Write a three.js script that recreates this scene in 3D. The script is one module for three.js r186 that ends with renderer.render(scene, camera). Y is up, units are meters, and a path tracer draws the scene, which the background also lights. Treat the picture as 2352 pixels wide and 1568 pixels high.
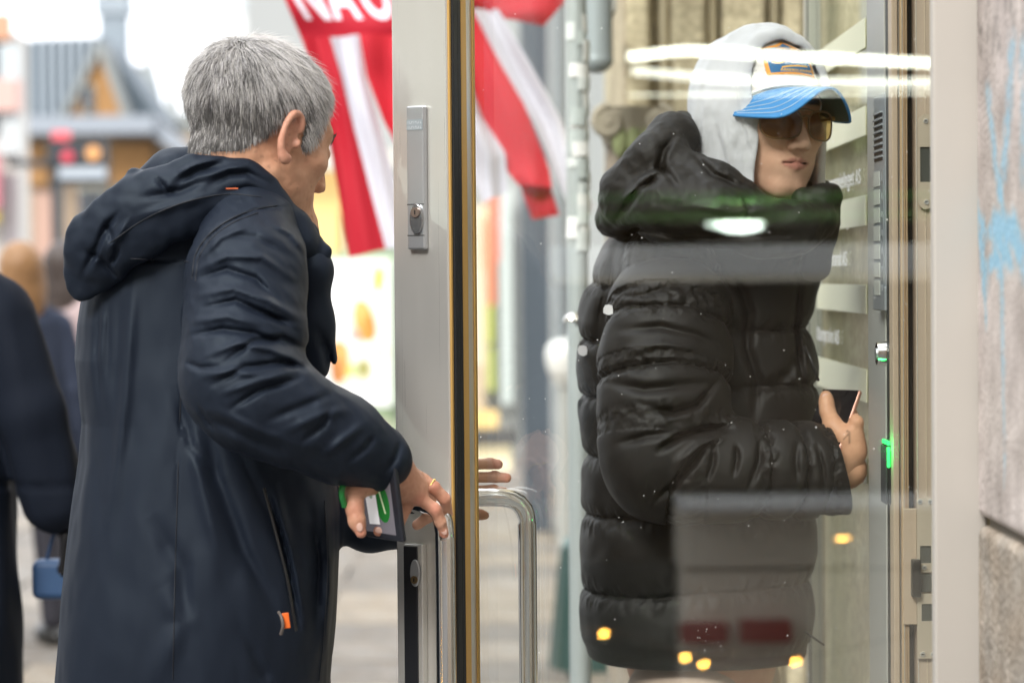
import * as THREE from 'three';
import { mergeGeometries } from 'three/addons/utils/BufferGeometryUtils.js';
import { RoundedBoxGeometry } from 'three/addons/geometries/RoundedBoxGeometry.js';
import { ImprovedNoise } from 'three/addons/math/ImprovedNoise.js';

// ---------------------------------------------------------------- camera, sky, sun, exposure
const scene = new THREE.Scene();
const camera = new THREE.PerspectiveCamera(16, 1024 / 682, 0.05, 400);
camera.filmGauge = 36;
camera.setFocalLength(85);
camera.position.set(0, 1.45, 0);
camera.rotation.order = 'YXZ';
camera.rotation.set(-Math.atan(150 / 5553), 0, -0.0085);
camera.focus = 3.36;
camera.userData.fStop = 3.4;
camera.updateMatrixWorld(true);

const renderer = new THREE.WebGLRenderer({ antialias: true });
renderer.setSize(1024, 682);
renderer.toneMapping = THREE.LinearToneMapping;
renderer.toneMappingExposure = 2.75;
renderer.shadowMap.enabled = true;

{ // overcast sky: an even bright cloud layer, a little brighter towards the zenith
  const W = 64, H = 32, data = new Float32Array(W * H * 4);
  for (let j = 0; j < H; j++) for (let i = 0; i < W; i++) {
    const el = ((j + 0.5) / H - 0.5) * Math.PI, s = Math.max(0, Math.sin(el));
    const L = el < 0 ? 0.35 : 0.92 + 0.30 * s;
    data.set([L * 0.97, L * 1.0, L * 1.05, 1], (j * W + i) * 4);
  }
  const t = new THREE.DataTexture(data, W, H, THREE.RGBAFormat, THREE.FloatType);
  t.mapping = THREE.EquirectangularReflectionMapping; t.magFilter = THREE.LinearFilter; t.needsUpdate = true;
  scene.background = t; scene.environment = t;
}
const sun = new THREE.DirectionalLight(new THREE.Color(1, 0.96, 0.9), 1.5);
sun.position.set(-4.2, 8, 4.0); sun.target.position.set(0, 1, -4); sun.castShadow = true;
sun.shadow.radius = 40; sun.shadow.mapSize.set(2048, 2048);
Object.assign(sun.shadow.camera, { left: -12, right: 12, top: 12, bottom: -12, near: 0.5, far: 60 });
scene.add(sun, sun.target);

// ---------------------------------------------------------------- helpers
const FPX = 85 / 36 * 2352;                      // focal length in the 2352-wide picture units used below
const camQ = camera.quaternion.clone();
function ray(px, py) { return new THREE.Vector3((px - 1176) / FPX, -(py - 784) / FPX, -1).applyQuaternion(camQ); }
function P(px, py, d) { const r = ray(px, py); return r.multiplyScalar(d / -r.z).add(camera.position); }   // point on the plane z = -d
const A3 = (v) => [v.x, v.y, v.z];
const lerp = (a, b, t) => a + (b - a) * t, clamp = (x, a = 0, b = 1) => Math.min(b, Math.max(a, x));
const sst = (a, b, x) => { const t = clamp((x - a) / (b - a)); return t * t * (3 - 2 * t); };
const perlin = new ImprovedNoise();
const noise = (x, y, z) => perlin.noise(x + 31.7, y + 17.3, z + 53.1);
function fbm(x, y, z, o = 3) { let s = 0, a = 1; for (let i = 0; i < o; i++) { s += a * noise(x, y, z); x *= 2.03; y *= 2.03; z *= 2.03; a *= 0.5; } return s; }
let seed = 12345;
function rnd() { seed = (seed * 1664525 + 1013904223) >>> 0; return seed / 4294967296; }
const rr = (a, b) => a + (b - a) * rnd();

const taken = new Map();
function numbered(n) { const k = taken.get(n) || 0; taken.set(n, k + 1); return k ? `${n}_${String(k).padStart(3, '0')}` : n; }
function shadows(o) { o.castShadow = true; o.receiveShadow = true; return o; }
function thing(name, label, category, opt = {}) {
  const g = new THREE.Group(); g.name = numbered(name); g.userData = { label, category };
  if (opt.group) g.userData.group = opt.group;
  if (opt.at) g.position.set(...opt.at);
  if (opt.turn) g.rotation.y = opt.turn;
  scene.add(g); return g;
}
function solo(name, geo, mat, label, category, opt = {}) {
  const m = shadows(new THREE.Mesh(geo, mat)); m.name = numbered(name); m.userData = { label, category };
  if (opt.group) m.userData.group = opt.group;
  if (opt.at) m.position.set(...opt.at);
  if (opt.turn) m.rotation.y = opt.turn;
  scene.add(m); return m;
}
function struct(name, geo, mat, at) {
  const m = shadows(new THREE.Mesh(geo, mat)); m.name = numbered(name); m.userData = { kind: 'structure' };
  if (at) m.position.set(...at); scene.add(m); return m;
}
function part(parent, name, geo, mat, opt = {}) {
  const m = shadows(new THREE.Mesh(geo, mat)); m.name = name;
  if (opt.label) m.userData.label = opt.label;
  if (opt.kind) m.userData.kind = opt.kind;
  if (opt.at) m.position.set(...opt.at);
  if (opt.rot) m.rotation.set(...opt.rot);
  parent.add(m); return m;
}
const col = (c) => Array.isArray(c) ? new THREE.Color().setRGB(...c) : new THREE.Color(c);
function mat(c, rough = 0.7, metal = 0, ext = {}) { return new THREE.MeshPhysicalMaterial({ color: col(c), roughness: rough, metalness: metal, ...ext }); }
function box(w, h, d, x = 0, y = 0, z = 0, r = 0) {
  const g = r ? new RoundedBoxGeometry(w, h, d, 2, r) : new THREE.BoxGeometry(w, h, d);
  return g.translate(x, y, z);
}
const merged = (list) => mergeGeometries(list.map((g) => { const q = g.index ? g.toNonIndexed() : g; for (const n of Object.keys(q.attributes)) if (!['position', 'normal', 'uv'].includes(n)) q.deleteAttribute(n); return q; }));
function tube(pts, r, seg = 24, rad = 10, tension = 0.5, closed = false) {
  const c = new THREE.CatmullRomCurve3(pts.map((p) => Array.isArray(p) ? new THREE.Vector3(...p) : p), closed, 'catmullrom', tension);
  return new THREE.TubeGeometry(c, seg, r, rad, closed);
}
function canvasTex(w, h, draw, rep) {
  const c = document.createElement('canvas'); c.width = w; c.height = h; draw(c.getContext('2d'), w, h);
  const t = new THREE.CanvasTexture(c); t.colorSpace = THREE.SRGBColorSpace;
  if (rep) { t.wrapS = t.wrapT = THREE.RepeatWrapping; } return t;
}
function dataTex(n, f, srgb = true) {   // n x n tiling texture, f(u, v) -> [r, g, b] 0..1 (or a number)
  const d = new Uint8Array(n * n * 4);
  for (let j = 0; j < n; j++) for (let i = 0; i < n; i++) { let c = f(i / n, j / n); if (!Array.isArray(c)) c = [c, c, c]; const o = (j * n + i) * 4; for (let k = 0; k < 3; k++) d[o + k] = clamp(c[k]) * 255; d[o + 3] = 255; }
  const t = new THREE.DataTexture(d, n, n); t.wrapS = t.wrapT = THREE.RepeatWrapping; t.magFilter = THREE.LinearFilter; t.minFilter = THREE.LinearFilter;
  if (srgb) t.colorSpace = THREE.SRGBColorSpace; t.needsUpdate = true; return t;
}
// tiling noise: perlin on two circles is costly; blend four shifted copies instead
function tnoise(u, v, s, z = 0) {
  const n = (a, b) => noise(a * s, b * s, z);
  return lerp(lerp(n(u, v), n(u - 1, v), u), lerp(n(u, v - 1), n(u - 1, v - 1), u), v);
}

// ---- signed distance fields and a surface-nets mesher
const smin = (a, b, k) => { const h = Math.max(k - Math.abs(a - b), 0) / k; return Math.min(a, b) - h * h * k * 0.25; };
const smax = (a, b, k) => -smin(-a, -b, k);
function capD(x, y, z, a, b) {   // a, b: [x, y, z, r]
  const bx = b[0] - a[0], by = b[1] - a[1], bz = b[2] - a[2], px = x - a[0], py = y - a[1], pz = z - a[2];
  const h = clamp((px * bx + py * by + pz * bz) / (bx * bx + by * by + bz * bz + 1e-12));
  const dx = px - bx * h, dy = py - by * h, dz = pz - bz * h;
  return Math.sqrt(dx * dx + dy * dy + dz * dz) - (a[3] + (b[3] - a[3]) * h);
}
function ellD(x, y, z, c, r) {
  const a = (x - c[0]) / r[0], b = (y - c[1]) / r[1], e = (z - c[2]) / r[2], k0 = Math.sqrt(a * a + b * b + e * e);
  const p = a / r[0], q = b / r[1], s = e / r[2], k1 = Math.sqrt(p * p + q * q + s * s);
  return k1 < 1e-9 ? -Math.min(...r) : k0 * (k0 - 1) / k1;
}
function chainD(pts, k = 0.01) { return (x, y, z) => { let d = 1e9; for (let i = 0; i + 1 < pts.length; i++) { const e = capD(x, y, z, pts[i], pts[i + 1]); d = d > 1e8 ? e : smin(d, e, k); } return d; }; }
function sdfMesh(f, lo, hi, h, color, wide = 1.6) {
  const N = [0, 1, 2].map((i) => Math.ceil((hi[i] - lo[i]) / h) + 2), [nx, ny, nz] = N, B = 6;
  const val = new Float32Array(nx * ny * nz).fill(1);
  const at = (i, j, k) => (k * ny + j) * nx + i;
  for (let k = 0; k < nz; k += B) for (let j = 0; j < ny; j += B) for (let i = 0; i < nx; i += B) {
    const c = f(lo[0] + (i + B / 2) * h, lo[1] + (j + B / 2) * h, lo[2] + (k + B / 2) * h);
    const far = Math.abs(c) > B * h * 0.87 * wide + 0.01;
    for (let kk = k; kk < Math.min(nz, k + B); kk++) for (let jj = j; jj < Math.min(ny, j + B); jj++) for (let ii = i; ii < Math.min(nx, i + B); ii++)
      val[at(ii, jj, kk)] = far ? c : f(lo[0] + ii * h, lo[1] + jj * h, lo[2] + kk * h);
  }
  const vid = new Int32Array(nx * ny * nz).fill(-1), pos = [], idx = [];
  const E = [[0, 1], [2, 3], [4, 5], [6, 7], [0, 2], [1, 3], [4, 6], [5, 7], [0, 4], [1, 5], [2, 6], [3, 7]];
  const g = new Float64Array(8);
  for (let k = 0; k < nz - 1; k++) for (let j = 0; j < ny - 1; j++) for (let i = 0; i < nx - 1; i++) {
    let m = 0;
    for (let c = 0; c < 8; c++) { g[c] = val[at(i + (c & 1), j + ((c >> 1) & 1), k + (c >> 2))]; if (g[c] < 0) m |= 1 << c; }
    if (m === 0 || m === 255) continue;
    let x = 0, y = 0, z = 0, n = 0;
    for (const [a, b] of E) { if ((g[a] < 0) === (g[b] < 0)) continue; const t = g[a] / (g[a] - g[b]); x += lerp(a & 1, b & 1, t); y += lerp((a >> 1) & 1, (b >> 1) & 1, t); z += lerp(a >> 2, b >> 2, t); n++; }
    vid[at(i, j, k)] = pos.length / 3;
    pos.push(lo[0] + (i + x / n) * h, lo[1] + (j + y / n) * h, lo[2] + (k + z / n) * h);
  }
  const quad = (a, b, c, d, flip) => { if (a < 0 || b < 0 || c < 0 || d < 0) return; flip ? idx.push(a, c, b, a, d, c) : idx.push(a, b, c, a, c, d); };
  for (let k = 1; k < nz - 1; k++) for (let j = 1; j < ny - 1; j++) for (let i = 1; i < nx - 1; i++) {
    const s = val[at(i, j, k)] < 0;
    if (s !== (val[at(i + 1, j, k)] < 0)) quad(vid[at(i, j - 1, k - 1)], vid[at(i, j, k - 1)], vid[at(i, j, k)], vid[at(i, j - 1, k)], !s);
    if (s !== (val[at(i, j + 1, k)] < 0)) quad(vid[at(i - 1, j, k - 1)], vid[at(i - 1, j, k)], vid[at(i, j, k)], vid[at(i, j, k - 1)], !s);
    if (s !== (val[at(i, j, k + 1)] < 0)) quad(vid[at(i - 1, j - 1, k)], vid[at(i, j - 1, k)], vid[at(i, j, k)], vid[at(i - 1, j, k)], !s);
  }
  const nrm = new Float32Array(pos.length), e = h * 0.45, uv = new Float32Array(pos.length / 3 * 2), colr = color ? new Float32Array(pos.length) : null;
  for (let v = 0; v < pos.length; v += 3) {
    const x = pos[v], y = pos[v + 1], z = pos[v + 2];
    let a = f(x + e, y, z) - f(x - e, y, z), b = f(x, y + e, z) - f(x, y - e, z), c = f(x, y, z + e) - f(x, y, z - e);
    const l = Math.hypot(a, b, c) || 1; nrm[v] = a / l; nrm[v + 1] = b / l; nrm[v + 2] = c / l;
    uv[v / 3 * 2] = x + z * 0.7; uv[v / 3 * 2 + 1] = y + z * 0.2;
    if (color) colr.set(color(x, y, z, a / l, b / l, c / l), v);
  }
  const geo = new THREE.BufferGeometry();
  geo.setAttribute('position', new THREE.Float32BufferAttribute(pos, 3)); geo.setAttribute('normal', new THREE.BufferAttribute(nrm, 3));
  geo.setAttribute('uv', new THREE.BufferAttribute(uv, 2)); if (color) geo.setAttribute('color', new THREE.BufferAttribute(colr, 3));
  geo.setIndex(idx); return geo;
}
// slices: rows [py, leftPx, rightPx] measured on the plane d, turned into an elliptic loft
function sliceD(rows, d, depth, opt = {}) {
  const T = rows.map(([y, l, r]) => { const a = P(l, y, d), b = P(r, y, d); return [(a.y + b.y) / 2, (a.x + b.x) / 2, (b.x - a.x) / 2]; }).sort((a, b) => a[0] - b[0]);
  const top = T[T.length - 1][0], bot = T[0][0], e = opt.exp || 2.3;
  return (x, y, z) => {
    let i = 0; while (i < T.length - 2 && y > T[i + 1][0]) i++;
    const t = clamp((y - T[i][0]) / (T[i + 1][0] - T[i][0])), u = t;
    const cx = lerp(T[i][1], T[i + 1][1], u), a = lerp(T[i][2], T[i + 1][2], u), [zc, b] = depth(y);
    const k = Math.pow(Math.pow(Math.abs(x - cx) / a, e) + Math.pow(Math.abs(z - zc) / b, e), 1 / e);
    const q = (k - 1) * Math.min(a, b);
    return smax(smax(q, y - top, opt.round || 0.03), bot - y, 0.01);
  };
}
// folds: polylines in picture units on plane d; returns the summed height of ridges (+) and grooves (-) at a point
function foldD(list, d, ws = 1, as = 1) {
  const L = list.map(([w, a, ...pts]) => { const q = pts.map(([x, y]) => P(x, y, d)); const W = w * ws * d / FPX; return { W, a: a * as, q, lo: [Math.min(...q.map((p) => p.x)) - 3 * W, Math.min(...q.map((p) => p.y)) - 3 * W], hi: [Math.max(...q.map((p) => p.x)) + 3 * W, Math.max(...q.map((p) => p.y)) + 3 * W] }; });
  return (x, y) => {
    let s = 0;
    for (const f of L) {
      if (x < f.lo[0] || x > f.hi[0] || y < f.lo[1] || y > f.hi[1]) continue;
      let best = 1e9, bt = 0; const n = f.q.length - 1;
      for (let i = 0; i < n; i++) {
        const a = f.q[i], b = f.q[i + 1], bx = b.x - a.x, by = b.y - a.y, h = clamp(((x - a.x) * bx + (y - a.y) * by) / (bx * bx + by * by)), dx = x - a.x - bx * h, dy = y - a.y - by * h, e = dx * dx + dy * dy;
        if (e < best) { best = e; bt = (i + h) / n; }
      }
      s += f.a * Math.exp(-best / (f.W * f.W)) * Math.min(1, 0.15 + 3 * bt, 0.15 + 3 * (1 - bt));
    }
    return s;
  };
}
const mirrorPlane = { o: new THREE.Vector3(-0.085, 0, -3.28), n: new THREE.Vector3(-Math.sin(Math.PI / 6), 0, Math.cos(Math.PI / 6)) };

// ---------------------------------------------------------------- materials of the setting
function muv(g, s = 1) {   // uv in metres, by the way each face points
  const q = g.index ? g.toNonIndexed() : g, p = q.attributes.position, n = q.attributes.normal, uv = new Float32Array(p.count * 2);
  for (let i = 0; i < p.count; i++) {
    const ax = Math.abs(n.getX(i)), ay = Math.abs(n.getY(i)), az = Math.abs(n.getZ(i));
    const [u, v] = ax > ay && ax > az ? [p.getZ(i), p.getY(i)] : ay > az ? [p.getX(i), p.getZ(i)] : [p.getX(i), p.getY(i)];
    uv[i * 2] = u * s; uv[i * 2 + 1] = v * s;
  }
  q.setAttribute('uv', new THREE.BufferAttribute(uv, 2)); return q;
}
const stoneTex = dataTex(512, (u, v) => {
  const a = tnoise(u, v, 5) * 0.10 + tnoise(u, v, 17, 3) * 0.10 + tnoise(u, v, 60, 7) * 0.12 + (rnd() - 0.5) * 0.12, w = tnoise(u, v, 9, 11) * 0.03;
  return [0.60 + a + w, 0.565 + a, 0.515 + a - w];
});
const stoneBump = dataTex(512, (u, v) => 0.5 + tnoise(u, v, 22, 2) * 0.3 + tnoise(u, v, 70, 5) * 0.35 + (rnd() - 0.5) * 0.2, false);
const roughStoneTex = dataTex(512, (u, v) => {
  const a = tnoise(u, v, 8) * 0.12 + tnoise(u * 1, v, 30, 3) * 0.17 + (rnd() - 0.5) * 0.16;
  return [0.80 + a, 0.755 + a, 0.635 + a * 0.9];
});
const brushTex = dataTex(512, (u, v) => { const s = tnoise(u, v * 0.02 + 0.3, 90, 4) * 0.05 + noise(u * 260, v * 6, 2) * 0.05, sm = Math.max(0, tnoise(u, v, 7, 13)) * 0.16 + Math.max(0, tnoise(u, v, 26, 5) - 0.1) * 0.2, sc = noise(u * 9 + v * 40, v * 3, 31) > 0.62 ? 0.1 : 0; return 0.31 + s + sm + sc; }, false);
const rep = (t, s) => { const c = t.clone(); c.repeat.set(s, s); c.needsUpdate = true; return c; };
const Mt = {
  stone: new THREE.MeshStandardMaterial({ map: rep(stoneTex, 2.2), bumpMap: rep(stoneBump, 2.2), bumpScale: 0.004, roughness: 0.9 }),
  rough: new THREE.MeshStandardMaterial({ map: rep(roughStoneTex, 2.0), bumpMap: rep(stoneBump, 2.0), bumpScale: 0.003, roughness: 0.95 }),
  mortar: mat([0.2, 0.18, 0.15], 0.95),
  trim: mat([0.47, 0.44, 0.40], 0.75),
  steel: mat([0.76, 0.75, 0.71], 1, 0.7, { anisotropy: 0.6, roughnessMap: brushTex }),
  chrome: mat([0.90, 0.88, 0.84], 0.08, 1),
  gold: mat([0.62, 0.38, 0.12], 0.42, 0.35),
  tan: mat([0.52, 0.41, 0.30], 0.5, 0.15),
  alu: mat([0.55, 0.55, 0.51], 0.45, 0.35),
  grey: mat([0.44, 0.45, 0.43], 0.5, 0.1),
  rubber: mat([0.008, 0.009, 0.010], 0.45),
  black: mat([0.012, 0.012, 0.013], 0.35),
  dark: mat([0.03, 0.032, 0.03], 0.6),
  nickel: mat([0.52, 0.54, 0.56], 0.32, 0.75),
  glass: new THREE.MeshPhysicalMaterial({ color: col([0.985, 0.995, 0.985]), roughness: 0, metalness: 0, transmission: 1, thickness: 0, ior: 1.9 }),
  clear: new THREE.MeshPhysicalMaterial({ color: col([0.9, 0.95, 0.93]), roughness: 0.02, transmission: 1, thickness: 0, ior: 1.5 }),
};

// ---------------------------------------------------------------- ground with paving slabs
{
  const g = struct('ground', muv(new THREE.PlaneGeometry(240, 240, 1, 1).rotateX(-Math.PI / 2)), mat([0.20, 0.195, 0.19], 0.85), [0, 0, -60]);
  const slabM = [0, 1, 2, 3].map((i) => new THREE.MeshStandardMaterial({ map: rep(stoneTex, 1.1), color: col([[0.72, 0.71, 0.70], [0.58, 0.58, 0.59], [0.74, 0.71, 0.66], [0.48, 0.48, 0.49]][i]), roughness: 0.7 }));
  const slabG = [0, 1].map((i) => muv(new RoundedBoxGeometry(0.985, 0.05, 0.485, 1, 0.006)));
  for (let r = 0; r < 16; r++) for (let c = -4; c < 4; c++) {
    const x = c * 1.0 + (r % 2) * 0.5 + 0.2, z = -8.2 - r * 0.5;
    const s = part(g, 'paving_slab', slabG[r % 2], slabM[Math.floor(rnd() * 4)], { at: [x, 0.0 + rr(-0.003, 0.003), z + 60] });
    s.rotation.y = (c & 1) * Math.PI;
  }
}

// ---------------------------------------------------------------- the facade on the right: pier with graffiti, metal trim
const onX = (px, py, X) => { const r = ray(px, py); return r.multiplyScalar(X / r.x).add(camera.position); };
{
  const X = 0.557, w = thing('stone_pier', 'pale stone pier with pale blue spray paint beside the glass door', 'pier', { at: [X, 0, -2.2] });
  part(w, 'mortar_core', box(0.6, 9, 1.36, 0.312, 4.5, 0.0), Mt.mortar);
  // the painted stone: paint strokes are copied where they stand on the block
  const y0 = 1.157, y1 = 2.10, zf = -2.9;
  const cnv = canvasTex(1024, 1024, (c, W, H) => {
    const im = c.createImageData(W, H);
    for (let j = 0; j < H; j++) for (let i = 0; i < W; i++) {
      const u = i / W, v = j / H, a = fbm(u * 9, v * 13, 0.5, 4) * 30 + noise(u * 2.2, v * 3, 9) * 22 + (rnd() - 0.5) * 34, o = (j * W + i) * 4, pale = noise(u * 4, v * 5, 20) * 18;
      im.data[o] = 192 + a + pale; im.data[o + 1] = 181 + a + pale * 0.95; im.data[o + 2] = 175 + a + pale * 1.1; im.data[o + 3] = 255;
    }
    c.putImageData(im, 0, 0);
    c.fillStyle = 'rgba(92,86,84,0.55)';
    for (let k = 0; k < 60; k++) { const a = onX(rr(2225, 2352), rr(-60, 130), X); c.beginPath(); c.ellipse((a.z - zf) / 0.66 * W, H - (a.y - y0) / (y1 - y0) * H, rr(3, 20), rr(4, 16), rr(0, 3), 0, 7); c.globalAlpha = 0.35; c.fill(); }
    const S = (w, al, pts) => {   // soft spray stroke
      const q = pts.map(([x, y]) => { const p = onX(x, y, X); return [(p.z - zf) / 0.66 * W, H - (p.y - y0) / (y1 - y0) * H]; });
      for (let i = 0; i + 1 < q.length; i++) {
        const len = Math.hypot(q[i + 1][0] - q[i][0], q[i + 1][1] - q[i][1]), n = Math.ceil(len * w * 0.16);
        for (let k = 0; k < n; k++) {
          const t = rnd(), g = (rnd() + rnd() + rnd() - 1.5) * w * 0.62, x = lerp(q[i][0], q[i + 1][0], t) + g, y = lerp(q[i][1], q[i + 1][1], t) + (rnd() + rnd() - 1) * 12;
          if (noise(x * 0.05, y * 0.05, 3) + 0.6 * noise(x * 0.16, y * 0.16, 8) < -0.25) continue;
          c.globalAlpha = al * rr(0.07, 0.21); c.fillStyle = rnd() < 0.5 ? '#86b6d0' : '#9cc3d8'; c.beginPath(); c.ellipse(x, y, rr(1.5, 5), rr(2, 9), 0, 0, 7); c.fill();
        }
      }
    };
    S(42, 0.75, [[2222, 120], [2226, 160]]); S(34, 0.7, [[2232, 200], [2240, 420], [2252, 560], [2262, 680]]);
    S(46, 0.7, [[2268, 200], [2282, 330], [2300, 470]]); S(56, 0.8, [[2326, 80], [2316, 260], [2298, 470]]); S(50, 0.7, [[2348, 90], [2347, 170]]); S(44, 0.7, [[2350, 200], [2349, 420]]);
    for (let k = 0; k < 9; k++) S(52, 0.7, [[rr(2248, 2330), rr(480, 590)], [rr(2255, 2345), rr(500, 620)]]);
    S(60, 0.9, [[2250, 500], [2260, 610], [2263, 660]]); S(70, 0.9, [[2290, 480], [2300, 640]]); S(55, 0.9, [[2330, 520], [2346, 600]]); S(60, 0.9, [[2345, 540], [2352, 640]]);
    S(26, 0.5, [[2262, 650], [2264, 750]]); S(34, 0.7, [[2300, 620], [2304, 860]]); S(22, 0.45, [[2304, 860], [2308, 1060]]); S(18, 0.3, [[2308, 1000], [2306, 1130]]);
    c.globalAlpha = 1;
  });
  const blk = (ya, yb, m, tex) => {
    const g = new RoundedBoxGeometry(0.6, yb - ya, 0.66, 2, 0.012).translate(0.3, (ya + yb) / 2, -0.37), p = g.attributes.position, uv = g.attributes.uv;
    for (let i = 0; i < p.count; i++) uv.setXY(i, tex ? (p.getZ(i) + 0.7) / 0.66 : p.getZ(i) + p.getX(i), tex ? (p.getY(i) - ya) / (yb - ya) : p.getY(i));
    return part(w, 'stone_block', g, m);
  };
  const painted = new THREE.MeshStandardMaterial({ map: cnv, bumpMap: rep(stoneBump, 2), bumpScale: 0.003, roughness: 0.85 });
  const pale = new THREE.MeshStandardMaterial({ map: rep(stoneTex, 1.6), color: col([1.15, 1.12, 1.12]), bumpMap: rep(stoneBump, 2), bumpScale: 0.004, roughness: 0.9 });
  blk(0.0, 0.55, pale); blk(0.56, 1.147, pale); blk(y0, y1, painted, true).userData.label = 'stone block sprayed with pale blue paint that has run down';
  for (let k = 0; k < 5; k++) blk(2.11 + k * 1.0, 3.1 + k * 1.0, pale);
  for (let k = 0; k < 8; k++) part(w, 'stone_block', muv(new RoundedBoxGeometry(0.6, 0.98, 0.70, 2, 0.012).translate(0.3, 0.5 + k * 1.0, 0.33)), pale);
}
{
  const t = thing('door_trim', 'smooth beige metal trim strip between stone pier and glass door', 'trim', { at: [0.506, 0, -2.9] });
  part(t, 'trim_strip', box(0.064, 3.2, 0.022, 0.032, 1.6, -0.011, 0.004), Mt.trim);
}

// ---------------------------------------------------------------- the open glass door
const PHI = Math.PI / 6;
const door = thing('glass_door', 'open glass door with brushed steel stile and tall bow handles', 'door', { at: [-0.085, 0, -3.28], turn: -PHI });
const doorInv = new THREE.Matrix4();
door.updateMatrixWorld(true); doorInv.copy(door.matrixWorld).invert();
function onDoor(px, py, z = 0) {   // the point of the plane z of the door's own axes that this picture point shows
  const o = camera.position.clone().applyMatrix4(doorInv), q = camera.position.clone().add(ray(px, py)).applyMatrix4(doorInv).sub(o);
  return o.add(q.multiplyScalar((z - o.z) / q.z));
}
{
  const H = 2.35;
  part(door, 'stile', box(0.089, H, 0.07, -0.0445, H / 2 + 0.02, -0.035, 0.003), Mt.steel);
  part(door, 'edge_bead', box(0.003, H, 0.004, 0.0015, H / 2 + 0.02, -0.004), Mt.gold);
  part(door, 'gasket', box(0.006, H, 0.012, 0.003, H / 2 + 0.02, -0.013, 0.002), Mt.rubber);
  part(door, 'gasket', box(0.005, H, 0.010, 0.0025, H / 2 + 0.02, -0.0245, 0.002), Mt.rubber);
  part(door, 'glazing_bead', box(0.0035, H, 0.014, 0.00175, H / 2 + 0.02, -0.039, 0.001), Mt.gold, { label: 'gold anodised strip along the pane' });
  part(door, 'glazing_bead', box(0.003, H, 0.006, 0.0015, H / 2 + 0.02, -0.067, 0.001), Mt.gold);
  part(door, 'pane', new THREE.PlaneGeometry(0.684, H - 0.2).translate(0.351, H / 2 + 0.02, -0.0475), Mt.glass);
  part(door, 'pane', new THREE.PlaneGeometry(0.684, H - 0.2).translate(0.351, H / 2 + 0.02, -0.0615), Mt.glass);
  part(door, 'hinge_stile', box(0.03, H, 0.05, 0.705, H / 2 + 0.02, -0.045, 0.003), Mt.alu);
  part(door, 'top_rail', box(0.684, 0.1, 0.06, 0.346, H - 0.03, -0.038, 0.003), Mt.steel);
  part(door, 'bottom_rail', box(0.684, 0.1, 0.06, 0.346, 0.07, -0.038, 0.003), Mt.steel);
  const bow = (s, y) => {
    const z0 = s > 0 ? 0 : -0.07, Z = (q) => z0 + s * q, k = (x, yy, q) => [x, yy, Z(q)];
    const pts = [k(-0.062, y, 0), k(-0.045, y, 0.013), k(-0.01, y, 0.041), k(0.014, y - 0.002, 0.058), k(0.028, y - 0.010, 0.069), k(0.035, y - 0.026, 0.0745), k(0.0364, y - 0.05, 0.075), k(0.0364, y - 0.2, 0.075), k(0.0364, y - 0.5, 0.075), k(0.0364, y - 0.75, 0.075),
      k(0.035, y - 0.774, 0.0745), k(0.028, y - 0.79, 0.069), k(0.014, y - 0.798, 0.058), k(-0.062, y - 0.8, 0)];
    const h = part(door, 'handle', tube(pts, 0.0132, 90, 20, 0.5), Mt.chrome);
    for (const yy of [y, y - 0.8]) part(h, 'mounting_rose', new THREE.CylinderGeometry(0.015, 0.016, 0.006, 24).rotateX(Math.PI / 2).translate(-0.06, yy, z0 + s * 0.003), Mt.chrome);
  };
  bow(1, 1.141); bow(-1, 1.141);
  // upper lock: long nickel cover with an oval cylinder
  const a = onDoor(941, 245), b = onDoor(985, 573), w = b.x - a.x, h = a.y - b.y, cx = (a.x + b.x) / 2, cy = (a.y + b.y) / 2;
  const lock = part(door, 'upper_lock', box(w, h, 0.010, cx, cy, 0.005, 0.003), Mt.nickel);
  const c1 = onDoor(957, 503, 0.012);
  const oval = (rx, ry, dz, x, y, z) => { const s = new THREE.Shape(); s.absellipse(0, 0, rx, ry, 0, Math.PI * 2); return new THREE.ExtrudeGeometry(s, { depth: dz, bevelEnabled: true, bevelSize: 0.001, bevelThickness: 0.001, bevelSegments: 2, curveSegments: 20 }).translate(x, y, z); };
  part(lock, 'seam', box(w * 0.94, 0.0012, 0.0006, cx, onDoor(957, 470).y, 0.0102), Mt.dark);
  part(lock, 'seam', box(w * 0.94, 0.0012, 0.0006, cx, onDoor(957, 541).y, 0.0102), Mt.dark);
  part(lock, 'cylinder_cover', oval(0.0095, 0.0195, 0.003, c1.x, c1.y, 0.010), mat([0.40, 0.41, 0.42], 0.25, 0.9));
  part(lock, 'keyway', new THREE.CylinderGeometry(0.0068, 0.0068, 0.004, 20).rotateX(Math.PI / 2).translate(c1.x, c1.y + 0.009, 0.0145), mat([0.34, 0.26, 0.22], 0.35, 0.8));
  part(lock, 'keyhole', box(0.0016, 0.006, 0.001, c1.x, c1.y + 0.009, 0.0168), Mt.black);
  // two rows of tiny stamped letters near the top of the cover
  const stamp = canvasTex(128, 64, (c) => { c.fillStyle = '#a3adb3'; c.fillRect(0, 0, 128, 64); c.fillStyle = '#d7dee2'; for (let r = 0; r < 2; r++) for (let k = 0; k < 8; k++) { c.fillRect(10 + k * 14, 10 + r * 30, 3, 15); if (k % 3) c.fillRect(10 + k * 14, 10 + r * 30 + (k % 2) * 12, 10, 3); } });
  part(lock, 'stamped_lettering', new THREE.PlaneGeometry(w * 0.9, w * 0.5).translate(cx, onDoor(957, 288).y, 0.0106), new THREE.MeshStandardMaterial({ map: stamp, roughness: 0.4, metalness: 0.5 }));
  // lower lock: black inset behind a steel lip with an oval cylinder
  const d0 = onDoor(938, 1246), d1 = onDoor(984, 1600), w2 = d1.x - d0.x, h2 = d0.y - d1.y;
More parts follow.
